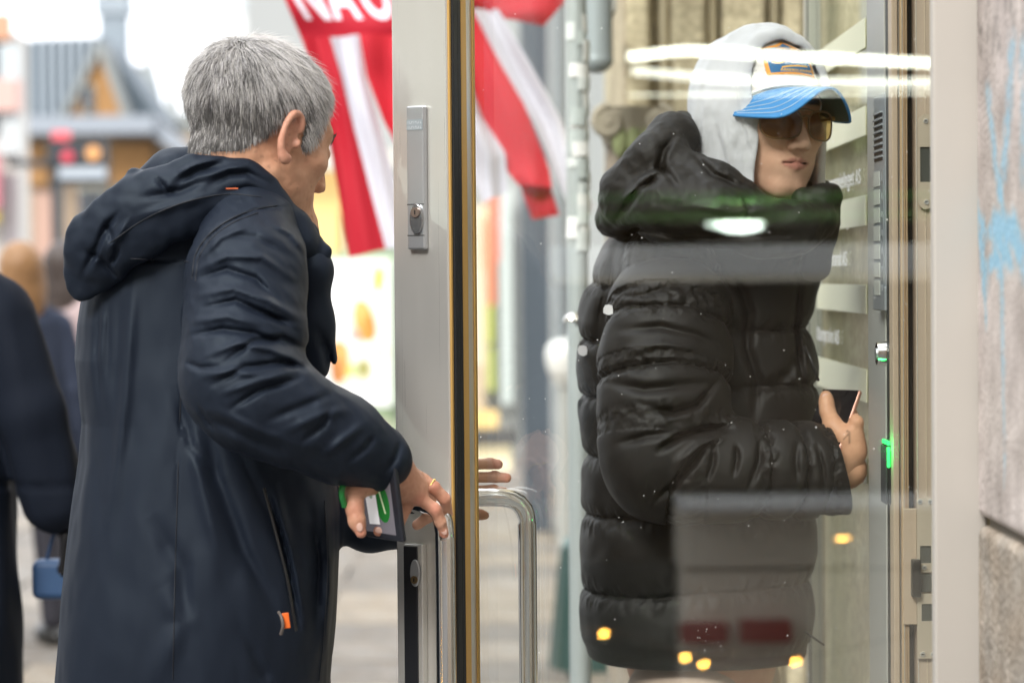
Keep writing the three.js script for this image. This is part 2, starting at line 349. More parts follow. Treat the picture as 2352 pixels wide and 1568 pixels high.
  const low = part(door, 'lower_lock', box(w2, h2, 0.012, (d0.x + d1.x) / 2, (d0.y + d1.y) / 2, 0.006, 0.002), Mt.steel);
  part(low, 'black_cover', box(w2 * 0.72, h2 * 0.985, 0.003, d0.x + w2 * 0.36 + 0.001, (d0.y + d1.y) / 2 - 0.001, 0.0132, 0.001), mat([0.014, 0.015, 0.018], 0.3));
  const c2 = onDoor(955, 1315, 0.014);
  part(low, 'cylinder_cover', oval(0.0066, 0.0175, 0.002, c2.x, c2.y, 0.0145), Mt.nickel);
  part(low, 'keyway', new THREE.CylinderGeometry(0.0055, 0.0055, 0.003, 18).rotateX(Math.PI / 2).translate(c2.x, c2.y - 0.009, 0.0175), mat([0.30, 0.22, 0.12], 0.3, 0.9));
  part(low, 'keyhole', box(0.0013, 0.005, 0.001, c2.x, c2.y - 0.009, 0.0193), Mt.black);
  // specks of dirt on the outer face of the pane: tiny raised grains
  const gr = [];
  for (let k = 0; k < 150; k++) { const p = onDoor(rr(1100, 2140), rr(20, 1560), -0.0470), s = rr(0.0004, 0.0011); gr.push(new THREE.TetrahedronGeometry(s).scale(1, rr(0.6, 1.8), 0.35).rotateZ(rr(0, 3)).translate(p.x, p.y, -0.0470)); }
  for (let k = 0; k < 12; k++) { const p = onDoor(1630 + rr(-35, 30), 1440 + k * 5 + rr(-8, 8), -0.0470); gr.push(new THREE.TetrahedronGeometry(rr(0.0005, 0.0012)).scale(0.6, 1.8, 0.35).rotateZ(rr(-0.6, 0.6)).translate(p.x, p.y, -0.0470)); }
  part(door, 'dirt_specks', merged(gr), mat([0.75, 0.75, 0.72], 0.9), { kind: 'stuff' });
}

// ---------------------------------------------------------------- recess behind the door: frame, strike plates, post with intercom and reader
const yAt = (py, d) => P(1176, py, d).y, xAt = (px, py, d) => P(px, py, d).x;
{
  const D = 3.22, f = thing('door_frame', 'tan aluminium door frame with two strike plates facing the street', 'door frame', { at: [0, 0, 0] });
  const bar = (pa, pb, d, dep, m, name = 'frame_profile') => { const a = xAt(pa, 634, d), b = xAt(pb, 634, d); return part(f, name, box(b - a, 3.0, dep, (a + b) / 2, 1.5, -d - dep / 2, 0.0015), m); };
  bar(2052, 2170, D + 0.030, 0.06, Mt.dark, 'frame_core');
  bar(2050, 2064, D, 0.03, Mt.tan); bar(2064.5, 2068, D + 0.006, 0.02, Mt.alu, 'brush_seal'); bar(2068.5, 2086, D + 0.001, 0.028, mat([0.50, 0.36, 0.22], 0.45, 0.15));
  bar(2074, 2075.2, D - 0.001, 0.003, Mt.alu, 'rib'); bar(2079, 2080.2, D - 0.001, 0.003, mat([0.45, 0.3, 0.18], 0.4, 0.5), 'rib');
  bar(2104, 2165, D - 0.002, 0.03, mat([0.53, 0.43, 0.33], 0.5, 0.1)); bar(2106, 2107.5, D - 0.003, 0.003, Mt.alu, 'rib'); bar(2126, 2127.6, D - 0.003, 0.003, mat([0.75, 0.66, 0.52], 0.4, 0.4), 'rib');
  const plate = (x0, x1, y0, y1, holes, screws, round) => {
    const d = D - 0.006, w = (x1 - x0) * d / FPX, h = (y1 - y0) * d / FPX, s = new THREE.Shape(), R = round ? w / 2 : 0.002;
    s.moveTo(-w / 2 + R, -h / 2); s.lineTo(w / 2 - R, -h / 2); s.absarc(w / 2 - R, -h / 2 + R, R, -Math.PI / 2, 0); s.lineTo(w / 2, h / 2 - R); s.absarc(w / 2 - R, h / 2 - R, R, 0, Math.PI / 2); s.lineTo(-w / 2 + R, h / 2); s.absarc(-w / 2 + R, h / 2 - R, R, Math.PI / 2, Math.PI); s.lineTo(-w / 2, -h / 2 + R); s.absarc(-w / 2 + R, -h / 2 + R, R, Math.PI, Math.PI * 1.5);
    const X = (px) => (px - (x0 + x1) / 2) * d / FPX, Y = (py) => ((y0 + y1) / 2 - py) * d / FPX;
    for (const [a, b, c, e] of holes) { const p = new THREE.Path(); p.moveTo(X(a), Y(b)); p.lineTo(X(c), Y(b)); p.lineTo(X(c), Y(e)); p.lineTo(X(a), Y(e)); p.closePath(); s.holes.push(p); }
    const c = P((x0 + x1) / 2, (y0 + y1) / 2, d);
    const m = part(f, 'strike_plate', new THREE.ExtrudeGeometry(s, { depth: 0.002, bevelEnabled: false, curveSegments: 14 }), mat([0.62, 0.54, 0.42], 0.42, 0.35), { at: [c.x, c.y, c.z] });
    for (const [a, b, e] of holes) part(m, 'pocket', box((e - a) * d / FPX * 1.05, (holes[0][3] - holes[0][1]) * d / FPX * 1.05, 0.0008, X((a + e) / 2), Y((b + holes.find((q) => q[1] === b)[3]) / 2), -0.0008), mat([0.06, 0.065, 0.055], 0.6));
    for (const [a, b] of screws) { const sc = part(m, 'screw', new THREE.CylinderGeometry(0.0032, 0.0036, 0.0016, 14).rotateX(Math.PI / 2).translate(X(a), Y(b), 0.0026), Mt.steel); part(sc, 'screw_slot', box(0.0036, 0.0009, 0.0006, X(a), Y(b), 0.0035), Mt.black); }
    return m;
  };
  const p1 = plate(2108, 2144, 263, 480, [[2113, 338, 2139, 418]], [[2126, 279], [2127, 464]], true);
  const p2 = plate(2106, 2148, 1142, 1512, [[2113, 1252, 2139, 1292], [2114, 1313, 2140, 1362], [2116, 1386, 2142, 1426]], [[2113, 1150], [2137, 1150], [2118, 1502], [2142, 1502], [2123, 1302]], false);
  const lug = P(2104, 1327, D - 0.012); part(p2, 'latch_keeper', box(0.012, 0.05, 0.014, 0, 0, 0, 0.002), mat([0.02, 0.02, 0.018], 0.4, 0.3), { at: [lug.x - p2.position.x, lug.y - p2.position.y, 0.005] });
  const tp = P(2090, 1300, D - 0.003); part(f, 'cover_plate', box(0.018, 0.155, 0.004, 0, 0, 0, 0.001), Mt.tan, { at: [tp.x, tp.y, tp.z] });
}
{
  const X = 0.53, t = thing('metal_post', 'grey aluminium post with a dark vertical channel beside the directory', 'post', { at: [X, 0, -3.43] });
  part(t, 'post_body', box(0.07, 3.0, 0.34, 0.035, 1.5, 0, 0.004), Mt.grey);
  part(t, 'channel', box(0.002, 3.0, 0.020, -0.001, 1.5, 0.035), Mt.rubber);
  part(t, 'channel_lip', box(0.004, 3.0, 0.004, -0.002, 1.5, 0.022, 0.001), Mt.alu);
  part(t, 'cover_strip', box(0.004, 3.0, 0.024, -0.002, 1.5, 0.060, 0.001), Mt.alu);
  const k = onX(2040, 812, X - 0.012), kn = part(t, 'cylinder_knob', new THREE.CylinderGeometry(0.0155, 0.0185, 0.026, 28).rotateZ(Math.PI / 2), Mt.chrome, { at: [-0.015, k.y, k.z + 3.43] });
  part(kn, 'knob_face', new THREE.CylinderGeometry(0.008, 0.008, 0.002, 20).rotateZ(Math.PI / 2).translate(-0.0138, 0, 0), Mt.nickel);
  // intercom
  const i = thing('intercom', 'slim grey intercom with louvred speaker and white name tabs on metal post', 'intercom', { at: [0.519, 1.402, -3.408] });
  const gi = mat([0.36, 0.39, 0.41], 0.4, 0.45);
  part(i, 'housing', box(0.0105, 0.298, 0.105, 0.00525, 0.149, 0, 0.003), gi);
  for (let n = 0; n < 8; n++) part(i, 'louvre', box(0.004, 0.0022, 0.074, -0.0008, 0.272 - n * 0.0088, -0.006, 0.0006), gi), part(i, 'slot', box(0.0008, 0.004, 0.074, -0.0003, 0.269 - n * 0.0088, -0.006), Mt.black);
  part(i, 'front_panel', box(0.0016, 0.176, 0.088, -0.0007, 0.104, 0.0, 0.0006), mat([0.30, 0.33, 0.35], 0.4, 0.4));
  for (let n = 0; n < 7; n++) {
    part(i, 'name_tab', box(0.0014, 0.021, 0.052, -0.0018, 0.180 - n * 0.0255, -0.012, 0.0005), mat([0.46, 0.48, 0.44], 0.5));
    part(i, 'button', box(0.002, 0.009, 0.010, -0.0015, 0.180 - n * 0.0255, 0.030, 0.0008), mat([0.36, 0.39, 0.41], 0.4, 0.4));
  }
  part(i, 'foot', box(0.013, 0.034, 0.108, 0.0048, 0.012, 0, 0.002), gi);
  // card reader with its lit green corner
  const r = onX(2034, 1086, 0.505), cr = thing('card_reader', 'black card reader with a lit green corner on metal post', 'card reader', { at: [0.5165, r.y - 0.046, r.z] });
  part(cr, 'housing', box(0.025, 0.088, 0.072, 0, 0.046, 0, 0.010), mat([0.010, 0.010, 0.011], 0.4));
  part(cr, 'side_panel', box(0.0012, 0.078, 0.050, -0.0128, 0.044, -0.006, 0.0005), mat([0.055, 0.055, 0.06], 0.5));
  const em = new THREE.MeshStandardMaterial({ color: col([0.02, 0.3, 0.06]), emissive: col([0.03, 1, 0.14]), emissiveIntensity: 0.95, roughness: 0.4 });
  part(cr, 'led_light', merged([box(0.004, 0.028, 0.006, -0.0125, 0.070, 0.0335, 0.0015), box(0.004, 0.006, 0.05, -0.0115, 0.0885, 0.006, 0.0015)]), em, { label: 'lit green light line' });
  const pl = new THREE.PointLight(new THREE.Color(0.05, 1, 0.2), 0.004); pl.name = 'reader_light'; pl.position.set(-0.018, 0.082, 0.042); pl.castShadow = true; cr.add(pl);
  part(cr, 'cable', box(0.004, 1.0, 0.006, -0.002, -0.5, 0.03), Mt.black);
}
{ // directory on the side wall
  const w = thing('recess_wall', 'rough beige stone side wall behind the tenant directory', 'wall', { at: [0.562, 0, -3.97] });
  part(w, 'stone_face', muv(box(0.5, 4, 0.78, 0.25, 2, 0)), Mt.rough);
  const s = thing('tenant_directory', 'tenant directory of cream frosted bands and white company names on clear panel', 'sign', { at: [0.548, 0, -4.02] });
  part(s, 'clear_panel', new THREE.PlaneGeometry(0.62, 1.9).rotateY(-Math.PI / 2).translate(0, 1.3, 0), Mt.clear);
  const yy = (py) => 1.45 + (634 - py) / FPX * 3.72;
  const cream = mat([0.80, 0.80, 0.60], 0.6);
  for (const [a, b] of [[50, 118], [251, 318], [455, 525], [661, 728], [856, 932], [1062, 1120]]) part(s, 'frosted_band', box(0.0016, yy(a) - yy(b), 0.60, -0.002, (yy(a) + yy(b)) / 2, 0, 0.0005), cream);
  const words = [['Unidannerspjelnget AS', 410, 0.56], ['Soldmindrand AS', 600, 0.40], ['Ourprain AS', 795, 0.30], ['Services', 1012, 0.56]];
  for (const [txt, py, len] of words) {
    const tx = canvasTex(512, 64, (c) => { c.clearRect(0, 0, 512, 64); c.fillStyle = '#ffffff'; c.font = 'bold 46px sans-serif'; const m = c.measureText(txt).width; c.save(); c.scale(504 / m, 1); c.fillText(txt, 2, 47); c.restore(); });
    const mm = new THREE.MeshStandardMaterial({ map: tx, transparent: true, roughness: 0.6, color: col([1, 1, 1]) });
    part(s, 'company_name', new THREE.PlaneGeometry(len, 0.046).rotateY(-Math.PI / 2).translate(-0.0034, yy(py), -0.30 + len / 2), mm);
  }
  const f = thing('side_frame', 'grey green metal frame upright at the end of the directory', 'frame', { at: [0.54, 0, -4.40] });
  part(f, 'upright', box(0.06, 3.4, 0.03, 0.030, 1.7, 0, 0.002), mat([0.40, 0.42, 0.37], 0.45, 0.4));
  part(f, 'dark_groove', box(0.003, 3.4, 0.006, -0.0005, 1.7, 0.010), Mt.dark);
  part(f, 'lip', box(0.006, 3.4, 0.008, -0.003, 1.7, 0.000, 0.001), mat([0.62, 0.62, 0.55], 0.4, 0.5));
}
// ---------------------------------------------------------------- stone portal further along, with a scrolled capital, a drainpipe and a sticker-covered post
{
  const D = 5.7, t = thing('stone_portal', 'weathered stone portal with pilasters and scrolled capital behind the hooded man', 'portal', { at: [0, 0, -D] });
  const X = (px) => (px - 1176) / FPX * D, y = (py) => yAt(py, D);
  part(t, 'wall', muv(box(1.4, 6, 1.2, X(1440) + 0.7, 3, -0.66)), Mt.rough);
  for (const [a, b, z] of [[1440, 1500, 0.02], [1545, 1625, 0.05], [1660, 1760, 0.06], [1800, 1850, 0.03]]) part(t, 'pilaster', muv(new RoundedBoxGeometry(X(b) - X(a), 6, 0.12, 3, 0.02).translate((X(a) + X(b)) / 2, 3, z - 0.06)), Mt.rough);
  for (const px of [1530, 1640, 1780]) part(t, 'moulding', new THREE.CylinderGeometry(0.012, 0.012, 6, 12).translate(X(px), 3, 0.01), Mt.rough);
  // column with scrolled capital
  const cx = X(1448), cz = 0.16, st = mat([0.40, 0.36, 0.28], 0.9);
  part(t, 'column', new THREE.CylinderGeometry(0.062, 0.070, y(345), 24).translate(cx, y(345) / 2, cz), muv && Mt.stone);
  const cap = part(t, 'capital', new THREE.CylinderGeometry(0.088, 0.066, y(262) - y(345), 24).translate(cx, (y(262) + y(345)) / 2, cz), st);
  for (const s of [-1, 1]) {
    const pts = []; for (let a = 0; a <= 4.2 * Math.PI; a += 0.3) { const r = 0.036 * Math.exp(-a * 0.115); pts.push([cx + s * (0.056 + r * Math.sin(a) * 1), y(297) + r * Math.cos(a), cz + 0.085 - 0.01]); }
    part(cap, 'scroll', tube(pts, 0.0115, 70, 8), st);
    part(cap, 'scroll_eye', new THREE.SphereGeometry(0.012, 14, 10).translate(cx + s * 0.056, y(297), cz + 0.078), st);
  }
  for (let k = -1; k <= 1; k++) part(cap, 'leaf', new THREE.SphereGeometry(0.022, 12, 10).scale(0.8, 1.7, 0.6).translate(cx + k * 0.032, y(338), cz + 0.068), mat([0.30, 0.34, 0.17], 0.9), { label: 'mossy carved leaf' });
  const dp = thing('drainpipe', 'pale blue grey drainpipe ending above the scrolled capital', 'pipe', { at: [X(1360), 0, -D + 0.42] });
  part(dp, 'pipe', new THREE.CylinderGeometry(0.036, 0.036, 3.6, 24).translate(0, yAt(140, D - 0.42) + 1.8, 0), mat([0.42, 0.48, 0.50], 0.45, 0.2));
  part(dp, 'end_cap', new THREE.SphereGeometry(0.037, 22, 14).scale(1, 0.8, 1).translate(0, yAt(140, D - 0.42), 0), mat([0.42, 0.48, 0.50], 0.45, 0.2));
  part(dp, 'bracket', box(0.03, 0.03, 0.46, 0.03, yAt(60, D), -0.22, 0.004), Mt.alu);
  const sp = thing('sticker_post', 'slim post plastered with torn white stickers beside the portal', 'post', { at: [(1328 - 1176) / FPX * 4.9, 0, -4.9] });
  part(sp, 'pole', new THREE.CylinderGeometry(0.022, 0.022, 3.4, 18).translate(0, 1.7, 0), mat([0.45, 0.50, 0.50], 0.5, 0.3));
  for (let k = 0; k < 34; k++) {
    const yk = yAt(60 + k * 15, 4.9), a = rr(-1.1, 1.1), sh = new THREE.CylinderGeometry(0.0235 + (k % 5) * 0.0011, 0.0235 + (k % 5) * 0.0011, rr(0.018, 0.045), 10, 1, true, a, rr(0.8, 2.4)).rotateZ(rr(-0.08, 0.08)).translate(0, yk, 0);
    part(sp, 'sticker', sh, mat([[0.82, 0.84, 0.82], [0.7, 0.75, 0.74], [0.5, 0.56, 0.55], [0.85, 0.86, 0.85]][k % 4], 0.6, 0, { side: THREE.DoubleSide }));
  }
}

// ---------------------------------------------------------------- hanging red and white banner
function ribbon(L, R, d, wav, ph, n = 28, m = 10) {   // solid cloth between two picture polylines on plane d
  const at = (q, t) => { const s = t * (q.length - 1), i = Math.min(q.length - 2, Math.floor(s)), f = s - i; return [lerp(q[i][0], q[i + 1][0], f), lerp(q[i][1], q[i + 1][1], f)]; };
  const pos = [], uv = [], idx = [], W = m + 1;
  for (const side of [0, 1]) for (let j = 0; j <= n; j++) for (let i = 0; i <= m; i++) {
    const t = j / n, u = i / m, a = at(L, t), b = at(R, t), p = P(lerp(a[0], b[0], u), lerp(a[1], b[1], u), d);
    pos.push(p.x, p.y, p.z + wav * Math.sin(u * 7 + t * 3 + ph) + 0.5 * wav * Math.sin(u * 3 - t * 9 + ph * 2) - side * 0.002); uv.push(u, 1 - t);
  }
  const o = (n + 1) * W;
  for (let j = 0; j < n; j++) for (let i = 0; i < m; i++) { const a = j * W + i, b = a + 1, c = a + W, e = c + 1; idx.push(a, c, b, b, c, e, a + o, b + o, c + o, b + o, e + o, c + o); }
  const g = new THREE.BufferGeometry(); g.setAttribute('position', new THREE.Float32BufferAttribute(pos, 3)); g.setAttribute('uv', new THREE.Float32BufferAttribute(uv, 2)); g.setIndex(idx); g.computeVertexNormals(); return g;
}
{
  const D = 6.0, red = mat([0.46, 0.006, 0.022], 0.75), bright = mat([0.60, 0.016, 0.035], 0.75), wht = mat([0.62, 0.62, 0.70], 0.75);
  for (const m of [red, bright, wht]) m.side = THREE.DoubleSide;
  const b = thing('banner', 'red banner with white lettering and hanging red and white tails above the street', 'banner');
  const band = canvasTex(512, 256, (c) => {
    c.fillStyle = '#b50f2a'; c.fillRect(0, 0, 512, 256); c.fillStyle = '#e9e6f3'; c.font = 'bold 250px sans-serif';
    [['N', 40, 0], ['A', 185, 0], ['O', 325, 0]].forEach(([s, x]) => { c.save(); c.translate(x, 194); c.transform(1, 0, 0.3, 1, 0, 0); c.scale(0.78, 1); c.fillText(s, 0, 0); c.restore(); });
  });
  part(b, 'lettered_band', ribbon([[600, -180], [655, 0], [692, 90]], [[895, -180], [935, 0], [945, 90]], D, 0.012, 0.3), new THREE.MeshStandardMaterial({ map: band, roughness: 0.75, side: THREE.DoubleSide }));
  part(b, 'red_tail', ribbon([[692, 86], [722, 175], [750, 290], [775, 430], [801, 592]], [[758, 86], [785, 175], [812, 290], [848, 430], [886, 571]], D, 0.008, 1.1), red);
  part(b, 'white_tail', ribbon([[758, 86], [785, 175], [812, 290], [848, 430], [886, 571]], [[826, 80], [838, 175], [872, 290], [912, 430], [955, 560]], D - 0.02, 0.010, 2.0), wht);
  part(b, 'red_tail', ribbon([[826, 80], [842, 175], [882, 280], [935, 380]], [[960, 80], [965, 175], [985, 280], [1000, 380]], D - 0.03, 0.014, 0.7), bright);
  const k = thing('banner', 'red and white banner tails seen through the door pane', 'banner');
  part(k, 'red_band', ribbon([[1020, -160], [1040, 0], [1050, 24]], [[1330, -160], [1300, 0], [1250, 60]], D, 0.010, 0.2), red);
  part(k, 'white_tail', ribbon([[1080, 22], [1144, 138], [1222, 276], [1272, 395], [1310, 480]], [[1144, 22], [1212, 138], [1290, 276], [1335, 395], [1365, 480]], D, 0.012, 0.4), wht);
  part(k, 'red_tail', ribbon([[1040, 22], [1052, 130], [1080, 240], [1112, 322], [1160, 388], [1190, 425]], [[1084, 22], [1140, 130], [1204, 240], [1236, 322], [1262, 388], [1268, 430]], D - 0.015, 0.010, 1.5), bright);
  part(k, 'white_tail', ribbon([[1050, 100], [1052, 250], [1080, 380], [1108, 466]], [[1060, 130], [1108, 270], [1160, 350], [1166, 440]], D - 0.03, 0.012, 2.4), wht);
  part(k, 'red_tail', ribbon([[1180, 390], [1202, 450], [1222, 504]], [[1256, 380], [1268, 440], [1285, 494]], D + 0.02, 0.006, 0.4), red);
}
// ---------------------------------------------------------------- corner shop across the square (about 16 m away)
{
  const D = 16, X = (px) => (px - 1176) / FPX * D, Y = (py) => 1.45 + (634 - py) / FPX * D;
  const t = thing('corner_shop', 'corner shop with green window frames and warm lit windows across the square', 'shop', { at: [0, 0, -D] });
  part(t, 'wall', box(X(1500) - X(560), 7, 0.4, (X(1500) + X(560)) / 2, 3.5, -0.6), mat([0.360, 0.374, 0.374], 0.9));
  const green = mat([0.302, 0.403, 0.245], 0.6), pale = mat([0.576, 0.562, 0.504], 0.8);
  const bx = (n, x0, x1, y0, y1, z, dz, m, o) => part(t, n, box(X(x1) - X(x0), Y(y0) - Y(y1), dz, (X(x0) + X(x1)) / 2, (Y(y0) + Y(y1)) / 2, z), m, o);
  bx('green_frame', 700, 912, 575, 592, -0.2, 0.14, green); bx('green_frame', 893, 908, 592, 1100, -0.2, 0.14, green); bx('green_frame', 640, 908, 935, 962, -0.2, 0.14, green);
  bx('sill', 640, 912, 962, 1100, -0.25, 0.2, mat([0.533, 0.504, 0.403], 0.8)); bx('plinth', 560, 1300, 1100, 1140, -0.3, 0.2, mat([0.324, 0.324, 0.302], 0.9));
  bx('window_mullion', 842, 852, 380, 575, -0.2, 0.1, green); bx('window_mullion', 778, 786, 480, 575, -0.2, 0.1, mat([0.180, 0.115, 0.050], 0.6));
  bx('fascia', 640, 912, 340, 385, -0.18, 0.2, pale);
  // warm lit panes: lamps burn behind them
  const lit = new THREE.MeshStandardMaterial({ color: col([0.7, 0.5, 0.2]), emissive: col([1, 0.66, 0.28]), emissiveIntensity: 0.22, roughness: 0.5 });
  const lit2 = new THREE.MeshStandardMaterial({ color: col([0.8, 0.72, 0.5]), emissive: col([1, 0.85, 0.55]), emissiveIntensity: 0.2, roughness: 0.5 });
  bx('lit_window', 700, 778, 385, 575, -0.36, 0.03, lit); bx('lit_window', 786, 842, 385, 575, -0.36, 0.03, lit2); bx('lit_window', 1085, 1120, 470, 900, -0.36, 0.03, lit2);
  const step1 = bx('lit_window', 1060, 1142, 944, 984, -0.12, 0.05, lit); const step2 = bx('lit_window', 1060, 1172, 1020, 1080, 0.0, 0.05, lit2);
  step1.userData.label = step2.userData.label = 'warm lit low window strip';
  const wl = new THREE.RectAreaLight(new THREE.Color(1, 0.75, 0.4), 1.2, X(1172) - X(1060), 0.3); wl.name = 'shop_window_light'; wl.position.set(X(1110), Y(1010), 0.05); wl.rotation.y = Math.PI; t.add(wl);
  bx('step', 1050, 1190, 984, 1020, 0.02, 0.2, mat([0.086, 0.086, 0.086], 0.8)); bx('step', 1040, 1200, 1080, 1140, 0.15, 0.3, mat([0.288, 0.274, 0.259], 0.8));
  for (const [x0, x1, y0, y1, c] of [[1085, 1106, 470, 620, [0.72, 0.64, 0.5]], [1086, 1112, 620, 840, [0.80, 0.68, 0.52]], [1122, 1140, 430, 700, [0.75, 0.25, 0.14]], [1140, 1152, 430, 600, [0.62, 0.22, 0.18]], [1118, 1134, 700, 790, [0.50, 0.55, 0.12]], [1120, 1136, 800, 900, [0.46, 0.52, 0.14]], [1150, 1176, 430, 930, [0.60, 0.66, 0.64]], [1085, 1112, 840, 940, [0.62, 0.5, 0.36]]]) bx('display_panel', x0, x1, y0, y1, -0.2, 0.12, mat(c, 0.7));
  bx('roof_edge', 520, 1520, -560, -520, 0, 0.6, mat([0.216, 0.216, 0.216], 0.8));
  // menu poster with sandwiches, a flat print
  const ps = canvasTex(512, 512, (c) => {
    c.fillStyle = '#eef0f0'; c.fillRect(0, 0, 512, 512);
    const e = (x, y, a, b, r, f) => { c.fillStyle = f; c.beginPath(); c.ellipse(x, y, a, b, r, 0, 7); c.fill(); };
    c.fillStyle = '#dfe3ea'; c.fillRect(90, 50, 260, 30); c.fillRect(110, 100, 220, 20); c.fillStyle = '#ccd3d6'; c.fillRect(300, 60, 60, 16);
    e(445, 70, 32, 50, 0.2, '#f4d23c'); e(360, 215, 62, 82, -0.6, '#d99a4c'); e(345, 190, 45, 55, -0.6, '#e7b468'); e(392, 238, 40, 50, -0.6, '#c98a3f'); e(300, 262, 34, 24, 0.4, '#e4b9b4'); e(318, 276, 18, 14, 0.3, '#d07b7b');
    e(215, 360, 60, 82, -0.3, '#d7924a'); e(232, 335, 45, 50, -0.3, '#e2a763'); e(200, 390, 42, 50, -0.2, '#b87a43'); e(290, 395, 36, 34, 0, '#b5d479'); e(355, 385, 56, 46, 0, '#d8d3b4'); e(352, 382, 38, 32, 0, '#a6a262'); e(352, 380, 22, 18, 0, '#8b8a4a'); e(450, 325, 44, 34, 0, '#e6dcc0'); e(285, 440, 60, 30, 0, '#e9ead8');
  });
  const fr = solo('poster', box(X(896) - X(690), Y(592) - Y(932), 0.03, 0, 0, 0), new THREE.MeshStandardMaterial({ map: ps, roughness: 0.5 }), 'white menu poster with sandwiches in the green shop window', 'poster', { at: [(X(690) + X(896)) / 2, (Y(592) + Y(932)) / 2, -D - 0.12] });
}
// ---------------------------------------------------------------- street posts, meter and litter bin seen through the pane
{
  const c1 = thing('steel_column', 'broad blue grey steel column on the square behind the door', 'column', { at: [xAt(1230, 634, 13.5), 0, -13.5] });
  part(c1, 'shaft', box(0.155, 4.4, 0.12, 0, 2.2, 0, 0.01), mat([0.085, 0.105, 0.13], 0.55, 0.2)); part(c1, 'foot_plate', box(0.22, 0.03, 0.2, 0, 0.015, 0), Mt.dark);
  const c2 = thing('steel_column', 'narrow pale grey steel column next to the broad one', 'column', { at: [xAt(1284, 634, 13.2), 0, -13.2] });
  part(c2, 'shaft', box(0.055, 4.4, 0.06, 0, 2.2, 0, 0.006), mat([0.26, 0.29, 0.31], 0.5, 0.2)); part(c2, 'shaft_edge', box(0.075, 4.4, 0.05, 0.07, 2.2, -0.01, 0.006), mat([0.05, 0.055, 0.055], 0.6)); part(c2, 'foot_plate', box(0.20, 0.03, 0.12, 0.03, 0.015, 0), Mt.dark);
  const m = thing('path_lamp', 'white domed path lamp head on a grey post', 'lamp', { at: [xAt(1294, 634, 11), 0, -11] });
  part(m, 'post', new THREE.CylinderGeometry(0.03, 0.036, 0.98, 18).translate(0, 0.49, 0), mat([0.45, 0.46, 0.44], 0.6));
  part(m, 'head', new THREE.LatheGeometry([[0.0, 0], [0.05, 0.0], [0.075, 0.05], [0.085, 0.11], [0.08, 0.15], [0.06, 0.18], [0, 0.195]].map((p) => new THREE.Vector2(...p)), 28).translate(0, 0.97, 0), mat([0.84, 0.84, 0.81], 0.4));
  part(m, 'collar', new THREE.CylinderGeometry(0.052, 0.052, 0.03, 20).translate(0, 0.97, 0), mat([0.55, 0.55, 0.52], 0.5));
  const cup = thing('wall_mirror', 'small round silver mirror on a bracket beside the puffer jacket', 'mirror', { at: [xAt(1318, 740, 4.7), yAt(740, 4.7), -4.7] });
  part(cup, 'bowl', new THREE.SphereGeometry(0.02, 22, 12, 0, Math.PI * 2, 0, Math.PI / 2).scale(1.05, 0.9, 0.8), Mt.chrome); part(cup, 'stem', box(0.012, 0.010, 0.16, 0.012, -0.004, -0.08, 0.002), Mt.dark);
  const b = thing('litter_bin', 'dark green tapered litter bin on the paving behind the door handle', 'bin', { at: [xAt(1352, 634, 8.8), 0, -8.8] });
  const gm = mat([0.028, 0.07, 0.065], 0.45);
  part(b, 'body', new THREE.LatheGeometry([[0, 0.0], [0.145, 0.0], [0.148, 0.03], [0.105, 0.46], [0.085, 0.49], [0.0, 0.495]].map((p) => new THREE.Vector2(...p)), 30), gm);
  for (let k = 0; k < 10; k++) { const a = k / 10 * Math.PI * 2; part(b, 'rib', tube([[Math.cos(a) * 0.15, 0.02, Math.sin(a) * 0.15], [Math.cos(a) * 0.128, 0.25, Math.sin(a) * 0.128], [Math.cos(a) * 0.104, 0.46, Math.sin(a) * 0.104]], 0.009, 8, 6), gm); }
  part(b, 'lid', new THREE.CylinderGeometry(0.088, 0.108, 0.03, 30).translate(0, 0.485, 0), mat([0.08, 0.15, 0.145], 0.4));
}
